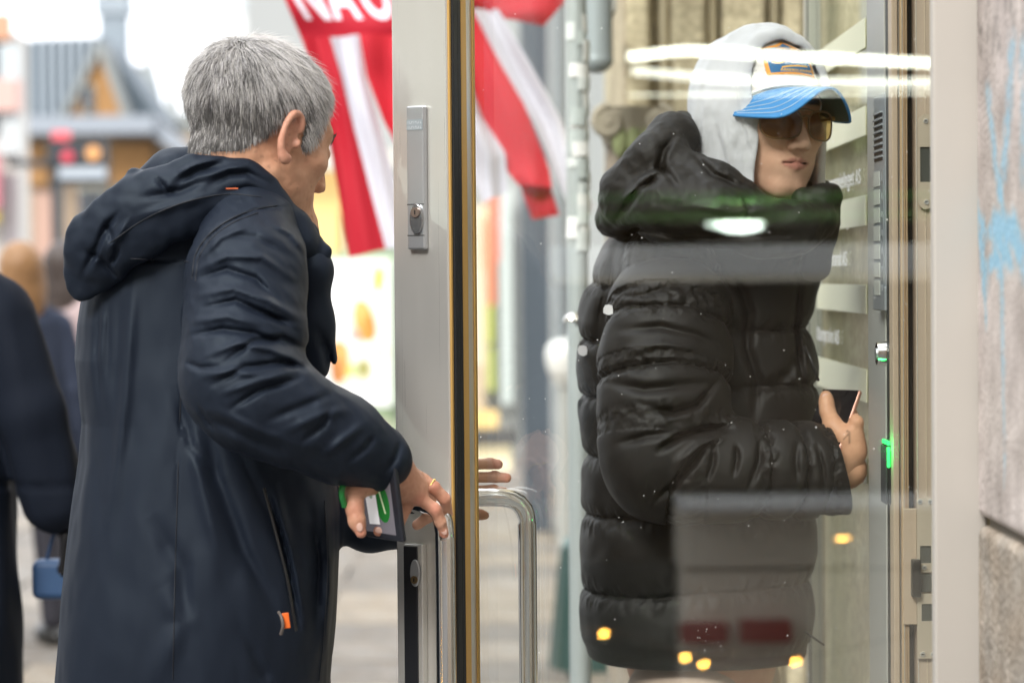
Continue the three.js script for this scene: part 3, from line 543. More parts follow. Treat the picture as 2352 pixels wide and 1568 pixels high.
// ---------------------------------------------------------------- far side of the square on the left
{
  const D = 44, X = (px) => (px - 1176) / FPX * D, Y = (py) => 1.45 + (634 - py) / FPX * D;
  const t = thing('station_building', 'cream and orange building with slate roof and pointed dormer gable', 'building', { at: [0, 0, -D] });
  const cream = mat([0.277, 0.211, 0.149], 0.9), orange = mat([0.297, 0.158, 0.059], 0.9), slate = mat([0.076, 0.099, 0.119], 0.7), zinc = mat([0.218, 0.241, 0.271], 0.6), win = mat([0.046, 0.059, 0.079], 0.3), wf = mat([0.330, 0.350, 0.297], 0.7), pink = mat([0.264, 0.165, 0.132], 0.9);
  const bx = (n, x0, x1, y0, y1, z, dz, m) => part(t, n, box(X(x1) - X(x0), Y(y0) - Y(y1), dz, (X(x0) + X(x1)) / 2, (Y(y0) + Y(y1)) / 2, z), m);
  bx('wall', 40, 560, 300, 815, -3, 5, cream);
  bx('plinth', 40, 560, 600, 815, -0.3, 0.6, pink);
  for (const [a, b] of [[60, 110], [255, 350]]) bx('wall_panel', a, b, 320, 415, -0.4, 0.3, orange);
  for (const [a, b] of [[178, 202], [212, 236], [258, 282], [300, 330], [370, 400], [430, 460]]) { const w = bx('window', a, b, 420, 545, -0.45, 0.2, wf); part(w, 'pane', box((X(b) - X(a)) * 0.42, Y(420) - Y(545) - 0.14, 0.06, (X(a) + X(b)) / 2 - (X(b) - X(a)) * 0.24, (Y(420) + Y(545)) / 2, -0.33), win); part(w, 'pane', box((X(b) - X(a)) * 0.42, Y(420) - Y(545) - 0.14, 0.06, (X(a) + X(b)) / 2 + (X(b) - X(a)) * 0.24, (Y(420) + Y(545)) / 2, -0.33), win); }
  bx('door_opening', 75, 118, 430, 640, -0.45, 0.2, mat([0.370, 0.238, 0.185], 0.8));
  bx('eaves', 48, 372, 264, 304, 0.1, 1.2, zinc);
  const prism = (pts, z0, dz) => { const s = new THREE.Shape(); pts.forEach(([x, y], i) => i ? s.lineTo(X(x), Y(y)) : s.moveTo(X(x), Y(y))); return new THREE.ExtrudeGeometry(s, { depth: dz, bevelEnabled: false }).translate(0, 0, z0); };
  const hip = part(t, 'eaves', prism([[366, 266], [440, 330], [470, 372], [470, 392], [420, 350], [360, 306]], -0.5, 1.0), zinc);
  const roof = part(t, 'roof', prism([[55, 76], [226, 70], [262, 120], [330, 215], [372, 266], [50, 266]], -3.5, 2.8), slate);
  for (let k = 0; k < 7; k++) part(roof, 'seam', box(0.07, 1.6, 0.08, X(80 + k * 22), Y(170), -0.66), mat([0.277, 0.317, 0.350], 0.6));
  part(t, 'gable', prism([[165, 266], [238, 118], [292, 266]], -0.8, 0.9), orange);
  part(t, 'gable_coping', prism([[160, 268], [150, 262], [236, 96], [246, 96], [304, 262], [294, 268], [240, 118]], -0.9, 1.15), mat([0.20, 0.21, 0.20], 0.8));
  const gw = bx('window', 200, 226, 190, 254, 0.12, 0.1, wf); part(gw, 'pane', box((X(226) - X(200)) * 0.72, (Y(190) - Y(254)) * 0.86, 0.05, (X(200) + X(226)) / 2, (Y(190) + Y(254)) / 2, 0.19), win);
  // spires behind
  const s = thing('church_tower', 'tall pale grey church tower rising behind the slate roof', 'tower', { at: [xAt(262, 0, 62), 0, -62] });
  const q = 62 / FPX, sg = mat([0.185, 0.218, 0.244], 0.8);
  part(s, 'shaft', box(62 * q, 10, 62 * q, 0, 5, 0), sg); part(s, 'belfry', box(78 * q, 2.4, 78 * q, 0, 9.4, 0), mat([0.238, 0.271, 0.297], 0.8)); part(s, 'spire', new THREE.ConeGeometry(40 * q, 7, 8).translate(0, 14, 0), sg);
  for (const sx of [-1, 1]) part(s, 'louvre_window', box(14 * q, 1.3, 0.1, sx * 16 * q, 9.3, 40 * q), mat([0.528, 0.554, 0.581], 0.7));
  const r = thing('turret_house', 'grey stone house with steep turret roofs beside the church tower', 'house', { at: [xAt(360, 0, 54), 0, -54] });
  const q2 = 54 / FPX, gy = mat([0.185, 0.191, 0.172], 0.85);
  part(r, 'wall', box(150 * q2, 1.45 + 380 * q2, 3, 0, (1.45 + 380 * q2) / 2, -1.5), gy);
  part(r, 'turret_roof', new THREE.ConeGeometry(44 * q2, 190 * q2, 8).translate(-18 * q2, 1.45 + 440 * q2, 0), mat([0.224, 0.244, 0.244], 0.8)); part(r, 'turret_roof', new THREE.ConeGeometry(30 * q2, 120 * q2, 8).translate(32 * q2, 1.45 + 400 * q2, 0), mat([0.277, 0.290, 0.277], 0.8));
  part(r, 'chimney', box(12 * q2, 90 * q2, 0.4, -48 * q2, 1.45 + 450 * q2, -0.6), gy);
  const w2 = thing('pale_building', 'very pale tall building behind the grey haired man', 'building', { at: [xAt(640, 0, 40), 0, -40] });
  part(w2, 'wall', box(210 * 40 / FPX, 14, 4, 0, 7, -2), mat([0.528, 0.535, 0.528], 0.9));
  for (let k = 0; k < 4; k++) for (let i = -1; i <= 1; i++) part(w2, 'window', box(0.26, 0.7, 0.08, i * 0.48, 3.2 + k * 1.5, 0.02), mat([0.363, 0.396, 0.409], 0.4));
  // left edge: narrow painted house
  const D3 = 27, X3 = (px) => (px - 1176) / FPX * D3, Y3 = (py) => 1.45 + (634 - py) / FPX * D3;
  const h = thing('painted_house', 'narrow pink and cream painted house at the street corner', 'house', { at: [0, 0, -D3] });
  const hb = (n, x0, x1, y0, y1, z, dz, m) => part(h, n, box(X3(x1) - X3(x0), Y3(y0) - Y3(y1), dz, (X3(x0) + X3(x1)) / 2, (Y3(y0) + Y3(y1)) / 2, z), m);
  hb('wall', -120, 48, 70, 934, -0.3, 0.6, mat([0.462, 0.436, 0.396], 0.9)); hb('brick_panel', -100, 36, 26, 88, 0.05, 0.2, mat([0.462, 0.251, 0.158], 0.9)); hb('bay_panel', -60, 56, 178, 250, 0.1, 0.3, mat([0.488, 0.317, 0.277], 0.9));
  hb('bay_window', 8, 52, 96, 178, 0.06, 0.16, mat([0.409, 0.449, 0.462], 0.4)); hb('bay_window', 8, 52, 252, 345, 0.06, 0.16, mat([0.436, 0.462, 0.462], 0.4)); hb('corner_post', -10, 6, 80, 300, 0.12, 0.2, mat([0.053, 0.066, 0.066], 0.6));
  hb('shop_sign', -60, 16, 350, 470, 0.3, 0.2, mat([0.475, 0.145, 0.172], 0.6)); hb('yellow_sign', -30, 12, 478, 502, 0.3, 0.2, mat([0.528, 0.363, 0.026], 0.6)); hb('shop_front', 14, 48, 390, 800, 0.05, 0.12, mat([0.297, 0.264, 0.264], 0.7));
  // black sign frame in front of the station
  const D4 = 24, X4 = (px) => (px - 1176) / FPX * D4, Y4 = (py) => 1.45 + (634 - py) / FPX * D4;
  const g = thing('sign_gantry', 'black street sign gantry with red and orange roundels before the station', 'sign', { at: [0, 0, -D4] });
  const gb = (n, x0, x1, y0, y1, z, dz, m) => part(g, n, box(X4(x1) - X4(x0), Y4(y0) - Y4(y1), dz, (X4(x0) + X4(x1)) / 2, (Y4(y0) + Y4(y1)) / 2, z), m), bk = mat([0.022, 0.028, 0.034], 0.5);
  gb('sign_board', 116, 250, 314, 370, 0, 0.1, bk); gb('cross_bar', 22, 250, 358, 374, -0.05, 0.08, bk); gb('cross_bar', 118, 250, 402, 416, -0.05, 0.08, bk); gb('post', 122, 144, 372, 634 + 1.45 / D4 * FPX, -0.05, 0.1, bk); gb('lower_board', 140, 248, 376, 402, 0.0, 0.06, mat([0.36, 0.40, 0.44], 0.6));
  const disc = (px, py, r, c) => part(g, 'roundel', new THREE.CylinderGeometry(r * D4 / FPX, r * D4 / FPX, 0.02, 20).rotateX(Math.PI / 2).translate(X4(px), Y4(py), 0.07), mat(c, 0.5));
  disc(163, 352, 14, [0.55, 0.05, 0.08]); disc(222, 345, 16, [0.70, 0.34, 0.12]); gb('red_board', 128, 168, 294, 318, 0.02, 0.06, mat([0.68, 0.10, 0.12], 0.5));
}
// ---------------------------------------------------------------- buildings across the narrow street on the left (outside the frame): they close the street in
{
  const t = thing('street_house', 'tall plastered house across the narrow street on the left', 'house', { at: [-9, 0, -3] });
  part(t, 'wall', box(2, 11, 22, -1, 5.5, 2), mat([0.50, 0.48, 0.43], 0.9));
  for (let k = 0; k < 6; k++) for (let f = 0; f < 3; f++) { const w = part(t, 'window', box(0.08, 1.5, 0.95, 0.03, 3.6 + f * 2.6, -6 + k * 3), mat([0.75, 0.74, 0.70], 0.6)); part(w, 'pane', box(0.03, 1.34, 0.8, 0.07, 3.6 + f * 2.6, -6 + k * 3), mat([0.05, 0.06, 0.07], 0.1)); }
  const h = thing('street_house', 'brick house closing the street at the near end', 'house', { at: [0, 0, 7] });
  part(h, 'wall', box(15, 8.4, 1.5, -1, 4.2, 0.75), mat([0.30, 0.22, 0.17], 0.9));
  for (let k = 0; k < 6; k++) for (let f = 0; f < 3; f++) { const w = part(h, 'window', box(1.0, 1.5, 0.08, -7 + k * 2.4, 1.6 + f * 2.6, -0.03), mat([0.7, 0.69, 0.66], 0.6)); part(w, 'pane', box(0.84, 1.34, 0.03, -7 + k * 2.4, 1.6 + f * 2.6, -0.07), mat([0.05, 0.06, 0.07], 0.1)); }
  const b = thing('street_facade', 'stone facade of the entrance building above the glass door', 'building', { at: [1.2, 0, -4] });
  part(b, 'upper_wall', muv(box(0.8, 6, 10, 0.4, 8.2, 0.9)), Mt.stone); part(b, 'back_wall', box(0.2, 9, 14, 1.2, 4.5, 0), Mt.mortar);
}
// ---------------------------------------------------------------- food kiosk standing in the street to the left: the pane mirrors it
{
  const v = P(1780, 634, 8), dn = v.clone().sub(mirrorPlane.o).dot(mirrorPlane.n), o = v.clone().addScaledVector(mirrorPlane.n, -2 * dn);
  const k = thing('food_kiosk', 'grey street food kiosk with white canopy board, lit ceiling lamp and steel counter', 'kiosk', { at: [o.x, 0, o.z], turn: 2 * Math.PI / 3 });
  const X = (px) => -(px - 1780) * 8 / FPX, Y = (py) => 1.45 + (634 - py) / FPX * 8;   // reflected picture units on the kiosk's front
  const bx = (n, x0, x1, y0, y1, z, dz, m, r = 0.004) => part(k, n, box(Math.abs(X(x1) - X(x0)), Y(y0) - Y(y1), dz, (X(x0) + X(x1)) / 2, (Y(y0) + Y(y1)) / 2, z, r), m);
  const white = mat([0.82, 0.84, 0.86], 0.4), gp = mat([0.88, 0.83, 0.72], 0.6), dk = mat([0.13, 0.10, 0.075], 0.6), leaf = mat([0.14, 0.26, 0.07], 0.7);
  const yb = 634 + 1.45 / 8 * FPX;
  bx('canopy_board', 1230, 2500, 566, 636, -0.3, 0.5, white); bx('canopy_lip', 1240, 2500, 638, 652, -0.2, 0.3, gp);
  bx('counter_ledge', 1525, 2500, 1164, 1182, -0.15, 0.4, white); bx('base_panel', 1530, 2500, 1186, 1330, -0.3, 0.3, gp); bx('base_panel', 1538, 2500, 1338, yb - 4, -0.31, 0.3, gp);
  bx('display_front', 1530, 2500, 656, 1160, -0.5, 0.1, dk);
  bx('red_box', 1530, 1640, 1458, 1500, -0.11, 0.1, mat([0.30, 0.03, 0.025], 0.6)); bx('red_box', 1672, 1790, 1452, 1500, -0.11, 0.1, mat([0.30, 0.03, 0.025], 0.6));
  bx('green_panel', 1200, 2500, 470, 498, -0.9, 0.1, leaf); bx('green_panel', 1200, 2500, 420, 446, -1.0, 0.1, mat([0.12, 0.28, 0.06], 0.7));
  bx('back_wall', 1250, 2500, -505, yb, -4.2, 0.1, mat([0.22, 0.145, 0.09], 0.7)); bx('added_side_wall', 2500, 2520, -505, yb, -2.2, 4.0, mat([0.22, 0.145, 0.09], 0.7)); bx('added_side_wall', 1230, 1250, -505, yb, -2.2, 4.0, mat([0.22, 0.145, 0.09], 0.7)); bx('roof', 1220, 2560, -560, -505, -2.05, 4.5, mat([0.6, 0.6, 0.58], 0.8)); bx('post', 1260, 1280, -500, 400, -2.0, 0.05, gp); bx('post', 2480, 2500, -500, 400, -2.0, 0.05, gp);  // back and side walls are added, set deep to keep the mirrored view dark
  bx('post', 2480, 2500, -500, 566, -0.1, 0.05, gp); bx('post', 1260, 1280, -500, 566, -0.1, 0.05, gp);
  // rectangular ceiling lamp of light tubes, hung at 2.3 m
  const em = (c, i) => new THREE.MeshStandardMaterial({ color: col([0.9, 0.9, 0.9]), emissive: col(c), emissiveIntensity: i, roughness: 0.4 });
  const lampM = em([0.96, 1, 0.80], 6), lz = 0.1, ly = 2.1, dv = 7.9, L = (px) => -(P(px, 150, dv).x - v.x);
  const lamp = thing('tube_lamp', 'rectangular ceiling lamp of white light tubes under the kiosk roof', 'lamp', { at: [o.x, 0, o.z], turn: 2 * Math.PI / 3 });
  const y1 = yAt(122, dv), y2 = yAt(182, dv);
  part(lamp, 'light_tube', tube([[L(1410), yAt(128, dv), lz], [L(1560), yAt(114, dv), lz], [L(1760), yAt(128, dv), lz], [L(2160), yAt(150, dv), lz], [L(2360), yAt(158, dv), lz]], 0.0135, 40, 10), lampM);
  part(lamp, 'light_tube', tube([[L(1420), yAt(160, dv), lz - 0.02], [L(1700), yAt(184, dv), lz - 0.02], [L(2160), yAt(194, dv), lz - 0.02], [L(2360), yAt(196, dv), lz - 0.02]], 0.0140, 40, 10), em([0.96, 1, 0.86], 2.0));
  part(lamp, 'hanger', box(0.012, 0.6, 0.012, L(1500), y1 + 0.34, lz), dk); part(lamp, 'hanger', box(0.012, 0.6, 0.012, L(2200), y1 + 0.30, lz), dk);
  const rl = new THREE.RectAreaLight(new THREE.Color(0.96, 1, 0.85), 5, Math.abs(L(2360) - L(1410)), 0.05); rl.name = 'tube_lamp_light'; rl.position.set((L(1410) + L(2360)) / 2, y2 - 0.05, lz + 0.02); rl.rotation.x = -Math.PI / 2; lamp.add(rl);
  const pd = thing('pendant_lamp', 'small oval glowing pendant lamp inside the food kiosk', 'lamp', { at: [o.x, 0, o.z], turn: 2 * Math.PI / 3 });
  const dp = 9, px = -(P(1672, 518, dp).x - v.x), py = yAt(520, dp);
  part(pd, 'lamp_shade', new THREE.SphereGeometry(0.05, 24, 14).scale(1.7, 0.56, 1).translate(px, py, -1), em([0.85, 1, 0.90], 7)); part(pd, 'lamp_shade', new THREE.SphereGeometry(0.022, 16, 10).scale(1.6, 0.7, 1).translate(px + 0.09, py + 0.004, -1), em([0.85, 1, 0.90], 3)); part(pd, 'cord', box(0.006, 0.8, 0.006, px, py + 0.42, -1), dk);
  const pp = new THREE.PointLight(new THREE.Color(0.85, 1, 0.9), 0.6); pp.name = 'pendant_light'; pp.position.set(px, py, -1); pp.castShadow = true; pd.add(pp);
  // warm fairy lights near the ground in front of the base
  const fl = thing('fairy_lights', 'string of warm fairy lights along the foot of the food kiosk', 'lights', { at: [o.x, 0, o.z], turn: 2 * Math.PI / 3 });
  const pts = [];
  for (const [a, b] of [[1350, 1465], [1540, 1520], [1582, 1536], [1797, 1530], [1905, 1244]]) { const d = 7.6, q = P(a, b, d), lx = -(q.x - v.x), s = b < 1300 ? 0.009 : 0.007; pts.push([lx, q.y, 0.4]); part(fl, 'bulb_light', new THREE.SphereGeometry(s, 10, 8).scale(b < 1300 ? 2.4 : 1, b < 1300 ? 0.5 : 1, 1).translate(lx, q.y, 0.4), em([1, 0.46, 0.06], b < 1300 ? 14 : 46)); }
  part(fl, 'wire', tube([[pts[3][0] - 0.4, 0.3, 0.38], ...[pts[3], pts[2], pts[1], pts[0]].map(([a, b, c]) => [a, b + 0.01, c - 0.012]), [pts[0][0] + 0.4, 0.28, 0.38]], 0.003, 60, 5), dk);
}

// ---------------------------------------------------------------- heads
function frame(center, F0) {   // own axes of a head: x = the person's left, y = up, z = the way the face looks
  const F = F0.clone().normalize(), U = new THREE.Vector3(0, 1, 0); U.addScaledVector(F, -U.dot(F)).normalize();
  const X = new THREE.Vector3().crossVectors(U, F), c = center;
  return {
    c, F, U, X,
    L: (x, y, z) => { const a = x - c.x, b = y - c.y, e = z - c.z; return [a * X.x + b * X.y + e * X.z, a * U.x + b * U.y + e * U.z, a * F.x + b * F.y + e * F.z]; },
    W: (x, y, z) => new THREE.Vector3(c.x + X.x * x + U.x * y + F.x * z, c.y + X.y * x + U.y * y + F.y * z, c.z + X.z * x + U.z * y + F.z * z),
    m: new THREE.Matrix4().makeBasis(X, U, F).setPosition(c),
  };
}
function roll(fr, a) { const q = new THREE.Quaternion().setFromAxisAngle(fr.F, a); return (() => { const U = fr.U.clone().applyQuaternion(q), X = fr.X.clone().applyQuaternion(q), F = fr.F, c = fr.c; return { c, F, U, X, L: (x, y, z) => { const d = x - c.x, b = y - c.y, e = z - c.z; return [d * X.x + b * X.y + e * X.z, d * U.x + b * U.y + e * U.z, d * F.x + b * F.y + e * F.z]; }, W: (x, y, z) => new THREE.Vector3(c.x + X.x * x + U.x * y + F.x * z, c.y + X.y * x + U.y * y + F.y * z, c.z + X.z * x + U.z * y + F.z * z), m: new THREE.Matrix4().makeBasis(X, U, F).setPosition(c) }; })(); }
const earRim = []; for (let k = 0; k <= 24; k++) { const q = k / 24, a = lerp(0.12, 1.60, q) * Math.PI, low = sst(0.72, 1, q); earRim.push([0.0785 + 0.010 * (0.5 - 0.5 * Math.cos(a)), -0.008 + 0.032 * Math.sin(a) - 0.003 * low, -0.004 + 0.0165 * Math.cos(a), 0.0033 + 0.0032 * low]); }
const earD = chainD(earRim, 0.006);
function headD(o = {}) {
  const jw = o.jaw || 1, old = o.old || 0;
  return (x, y, z) => {
    const ax = Math.abs(x);
    let d = ellD(ax, y, z, [0, 0.032, -0.020], [0.077, 0.088, 0.103]);
    d = smin(d, ellD(ax, y, z, [0, -0.022, 0.030], [0.066, 0.085, 0.064]), 0.03);
    d = smin(d, ellD(ax, y, z, [0, -0.066, 0.026], [0.058 * jw, 0.045, 0.060]), 0.02);
    d = smin(d, capD(ax, y, z, [0.052 * jw, -0.062, -0.002, 0.014], [0.015, -0.100, 0.066, 0.015]), 0.02);     // jaw line
    d = smin(d, ellD(ax, y, z, [0, -0.098, 0.070], [0.022, 0.017, 0.017]), 0.018);                               // chin
    d = smin(d, ellD(ax, y, z, [0.042, -0.020, 0.062], [0.022, 0.018, 0.022]), 0.02);                            // cheek bone
    d = smin(d, capD(ax, y, z, [0.008, 0.022, 0.088, 0.009], [0.044, 0.026, 0.070, 0.009]), 0.014);              // brow
    d = smax(d, -ellD(ax, y, z, [0.032, 0.000, 0.102], [0.018, 0.013, 0.014]), 0.014);                           // eye sockets
    d = smin(d, ellD(ax, y, z, [0.031, 0.000, 0.080], [0.013, 0.012, 0.012]), 0.004);                            // lids
    d = smin(d, capD(ax, y, z, [0, 0.012, 0.090, 0.0075], [0, -0.037, old ? 0.108 : 0.1135, 0.0100]), 0.010);                  // nose
    d = smin(d, ellD(ax, y, z, [0.0110, -0.041, 0.102], [0.0085, 0.0078, 0.011]), 0.006);
    d = smax(d, -ellD(ax, y, z, [0.0068, -0.0495, 0.1070], [0.0036, 0.004, 0.0058]), 0.003);                      // nostrils
    d = smin(d, ellD(ax, y, z, [0, -0.066, 0.0775], [0.031, 0.024, 0.018]), 0.012);                               // muzzle
    d = smin(d, capD(ax, y, z, [0.005, -0.0608, 0.0940, 0.0042], [0.024, -0.0652, 0.0835, 0.0026]), 0.005);      // upper lip
    d = smin(d, capD(ax, y, z, [0.000, -0.0715, 0.0935, 0.0054], [0.021, -0.0675, 0.0845, 0.0030]), 0.005);      // lower lip
    d = smax(d, -capD(ax, y, z, [0, -0.0658, 0.0988, 0.0017], [0.0205, -0.0664, 0.0905, 0.0012]), 0.0012);         // line of the mouth
    d = smin(d, smin(ellD(ax, y, z, [0.0775, -0.010, -0.004], [0.0042, 0.026, 0.013]), earD(ax, y, z), 0.004), 0.007);
    d = smax(d, -ellD(ax, y, z, [0.0860, -0.011, -0.001], [0.0085, 0.018, 0.0090]), 0.003);
    d = smin(d, ellD(ax, y, z, [0.080, -0.014, 0.011], [0.005, 0.007, 0.004]), 0.004);
    if (old) d += 0.0012 * Math.sin((y + 0.1) * 60 + z * 30) * sst(0.05, 0.09, z) * 0.3;
    return d;
  };
}
function bounds(pts, m) { const lo = [1e9, 1e9, 1e9], hi = [-1e9, -1e9, -1e9]; for (const p of pts) for (let i = 0; i < 3; i++) { lo[i] = Math.min(lo[i], p[i] - m - (p[3] || 0)); hi[i] = Math.max(hi[i], p[i] + m + (p[3] || 0)); } return [lo, hi]; }
const Q = (px, py, d, r) => { const p = P(px, py, d); return [p.x, p.y, p.z, r]; };
function blotch(c, x, y, z, s = 1) { const n = fbm(x * 40, y * 40, z * 40, 3) * 0.07 * s + noise(x * 220, y * 220, z * 220) * 0.05 * s; return [c[0] * (1 + n), c[1] * (1 + n * 1.6), c[2] * (1 + n * 1.8)]; }
const mergeC = (list) => mergeGeometries(list.map((g) => { if (!g.attributes.color) { const n = g.attributes.position.count; g.setAttribute('color', new THREE.BufferAttribute(new Float32Array(n * 3).fill(0.3), 3)); } return g; }));
const skinM = new THREE.MeshPhysicalMaterial({ vertexColors: true, roughness: 0.48, sheen: 0.25, sheenColor: col([0.9, 0.55, 0.45]), sheenRoughness: 0.5, specularIntensity: 0.6 });
function legs(parent, x, z, turn, topY, trouser, shoe, f) {
  const c = Math.cos(turn), s = Math.sin(turn), pos = (a, y, b) => [x + a * c + b * s, y, z - a * s + b * c];
  const D = (sx) => chainD([[...pos(sx * 0.09, topY, 0), 0.10], [...pos(sx * 0.10, 0.48, f * sx * 0.05), 0.072], [...pos(sx * 0.10, 0.09, f * sx * 0.09), 0.055]], 0.03);
  const a = D(-1), b = D(1), d = (X, Y, Z) => smin(a(X, Y, Z), b(X, Y, Z), 0.02);
  part(parent, 'trousers', sdfMesh(d, [x - 0.32, 0.03, z - 0.36], [x + 0.32, topY + 0.12, z + 0.36], 0.016), trouser);
  for (const sx of [-1, 1]) { const p = pos(sx * 0.10, 0.0, f * sx * 0.09 + 0.05); part(parent, 'shoe', new THREE.SphereGeometry(0.5, 20, 14).scale(0.10, 0.11, 0.28).translate(0, 0.055, 0), shoe, { at: p, rot: [0, turn, 0] }); }
}

// ================================================================ the grey haired man
{
  const man = thing('person', 'grey haired man in long navy hooded coat gripping the steel door handle', 'person');
  const psi = 0.63, th = 0.36, fr = frame(P(609, 308, 3.26), new THREE.Vector3(Math.cos(psi) * Math.cos(th), -Math.sin(th), -Math.sin(psi) * Math.cos(th)));
  const hd = headD({ old: 1, jaw: 1.04 });
  const neckA = [...A3(fr.W(0, -0.045, -0.034)), 0.058], neckB = Q(575, 520, 3.30, 0.066), throat = [...A3(fr.W(0, -0.085, 0.03)), 0.030], throatB = Q(650, 540, 3.30, 0.05);
  const headW = (x, y, z) => { const l = fr.L(x, y, z); let d = hd(l[0] / 0.95, l[1] / 0.95, l[2] / 0.95) * 0.95; d = smin(d, capD(x, y, z, neckA, neckB), 0.02); d = smin(d, capD(x, y, z, throat, throatB), 0.03); d -= 0.0009 * fbm(x * 60, y * 60, z * 60, 2); return d; };
  const skin = [0.55, 0.30, 0.19];
  const headC = (x, y, z) => {
    const [a, b, c] = fr.L(x, y, z); let k = blotch(skin, x, y, z, 1.3);
    const ear = sst(0.070, 0.078, Math.abs(a)) * sst(0.05, 0.03, Math.abs(b + 0.01)) * sst(0.04, 0.025, Math.abs(c));
    k = [k[0] * (1 + 0.05 * ear), k[1] * (1 - 0.04 * ear), k[2] * (1 + 0.04 * ear)];
    const spot = noise(x * 130, y * 130, z * 130) > 0.52 ? 0.72 : 1; return [k[0] * spot, k[1] * spot, k[2] * spot];
  };
  const c0 = fr.c, headG = sdfMesh(headW, [c0.x - 0.16, c0.y - 0.24, c0.z - 0.16], [c0.x + 0.16, c0.y + 0.15, c0.z + 0.16], 0.0032, headC);
  // right hand on the handle, holding the phone between thumb and fingers
  const R = [
    chainD([Q(892, 1062, 3.14, 0.030), Q(905, 1098, 3.16, 0.027), Q(948, 1122, 3.17, 0.020)], 0.02),
    chainD([Q(940, 1112, 3.168, 0.0140), Q(963, 1143, 3.166, 0.0090), Q(999, 1169, 3.166, 0.0080), Q(1012, 1198, 3.172, 0.0074), Q(1021, 1226, 3.178, 0.0062)], 0.004),
    chainD([Q(940, 1092, 3.180, 0.0140), Q(969, 1102, 3.188, 0.0095), Q(996, 1119, 3.184, 0.0086), Q(1021, 1145, 3.190, 0.0080), Q(1029, 1180, 3.212, 0.0068)], 0.004),
    chainD([Q(945, 1105, 3.205, 0.012), Q(988, 1135, 3.240, 0.0088), Q(985, 1185, 3.262, 0.0080), Q(958, 1205, 3.262, 0.0072)], 0.004),
    chainD([Q(890, 1100, 3.15, 0.020), Q(846, 1108, 3.125, 0.0155), Q(814, 1130, 3.110, 0.0125), Q(815, 1168, 3.104, 0.0112), Q(820, 1196, 3.100, 0.0105), Q(829, 1222, 3.098, 0.0075)], 0.006),
    chainD([Q(915, 1105, 3.185, 0.0130), Q(930, 1165, 3.172, 0.0088), Q(912, 1212, 3.160, 0.0080), Q(870, 1219, 3.140, 0.0072)], 0.004),
  ];
  const fingers = (list, k) => (x, y, z) => { let d = list[0](x, y, z); for (let i = 1; i < list.length; i++) d = smin(d, list[i](x, y, z), k); return d - 0.0006 * noise(x * 150, y * 150, z * 150); };
  const joints = [[963, 1143, 3.16], [999, 1169, 3.16], [996, 1119, 3.18], [1021, 1145, 3.19], [815, 1168, 3.10], [829, 1222, 3.095], [870, 1219, 3.14], [1021, 1226, 3.175], [1164, 1097, 3.41], [1144, 1066, 3.41]].map((j) => P(...j));
  const handC = (x, y, z) => { const k = blotch([0.58, 0.31, 0.205], x, y, z, 1.6); let r = 0; for (const j of joints) r = Math.max(r, Math.exp(-((x - j.x) ** 2 + (y - j.y) ** 2 + (z - j.z) ** 2) / 0.00009)); return [k[0] * (1 + 0.04 * r), k[1] * (1 - 0.20 * r), k[2] * (1 - 0.18 * r)]; };
  let [lo, hi] = bounds([Q(800, 1040, 3.08), Q(1045, 1245, 3.29)], 0.012);
  const handG = sdfMesh(fingers(R, 0.008), lo, hi, 0.0026, handC);
  const Lh = [
    chainD([Q(960, 1200, 3.440, 0.027), Q(1000, 1180, 3.440, 0.026), Q(1022, 1135, 3.432, 0.019)], 0.02),
    chainD([Q(1040, 1085, 3.428, 0.010), Q(1075, 1067, 3.418, 0.0080), Q(1125, 1064, 3.416, 0.0077), Q(1144, 1066, 3.414, 0.0072)], 0.004),
    chainD([Q(1042, 1108, 3.428, 0.010), Q(1078, 1096, 3.418, 0.0080), Q(1138, 1095, 3.416, 0.0077), Q(1164, 1097, 3.414, 0.0070)], 0.004),
    chainD([Q(1042, 1133, 3.428, 0.010), Q(1078, 1127, 3.420, 0.0078), Q(1132, 1126, 3.418, 0.0080), Q(1157, 1128, 3.416, 0.0068)], 0.004),
    chainD([Q(1040, 1160, 3.430, 0.012), Q(1070, 1176, 3.420, 0.0080), Q(1102, 1181, 3.418, 0.0074), Q(1114, 1183, 3.416, 0.0062)], 0.004),
    chainD([Q(1005, 1175, 3.428, 0.014), Q(1015, 1120, 3.425, 0.0105), Q(1022, 1085, 3.425, 0.0085)], 0.006),
  ];
  [lo, hi] = bounds([Q(930, 1045, 3.40), Q(1185, 1230, 3.47)], 0.012);
  const leftG = sdfMesh((x, y, z) => smin(Math.min(Lh[1](x, y, z), Lh[2](x, y, z), Lh[3](x, y, z), Lh[4](x, y, z)), smin(Lh[0](x, y, z), Lh[5](x, y, z), 0.01), 0.004), lo, hi, 0.0028, handC);
  const spine = [[...A3(P(575, 520, 3.32)), 0.07], [...A3(P(470, 700, 3.33)), 0.11], [...A3(P(470, 1100, 3.33)), 0.12], [...A3(P(450, 1500, 3.33)), 0.12]];
  const arms = [chainD([Q(575, 560, 3.22, 0.05), Q(550, 880, 3.07, 0.042), Q(890, 1060, 3.14, 0.030)], 0.02), chainD([Q(420, 600, 3.42, 0.05), Q(640, 1050, 3.42, 0.04), Q(960, 1200, 3.44, 0.027)], 0.02), chainD(spine, 0.05)];
  [lo, hi] = bounds(spine, 0.30);
  const coreG = sdfMesh((x, y, z) => Math.min(arms[0](x, y, z), arms[1](x, y, z), arms[2](x, y, z)), [-0.6, 0.8, -3.6], [0.02, 1.6, -2.98], 0.014, handC);
  part(man, 'body', mergeC([headG, handG, leftG, coreG]), skinM);
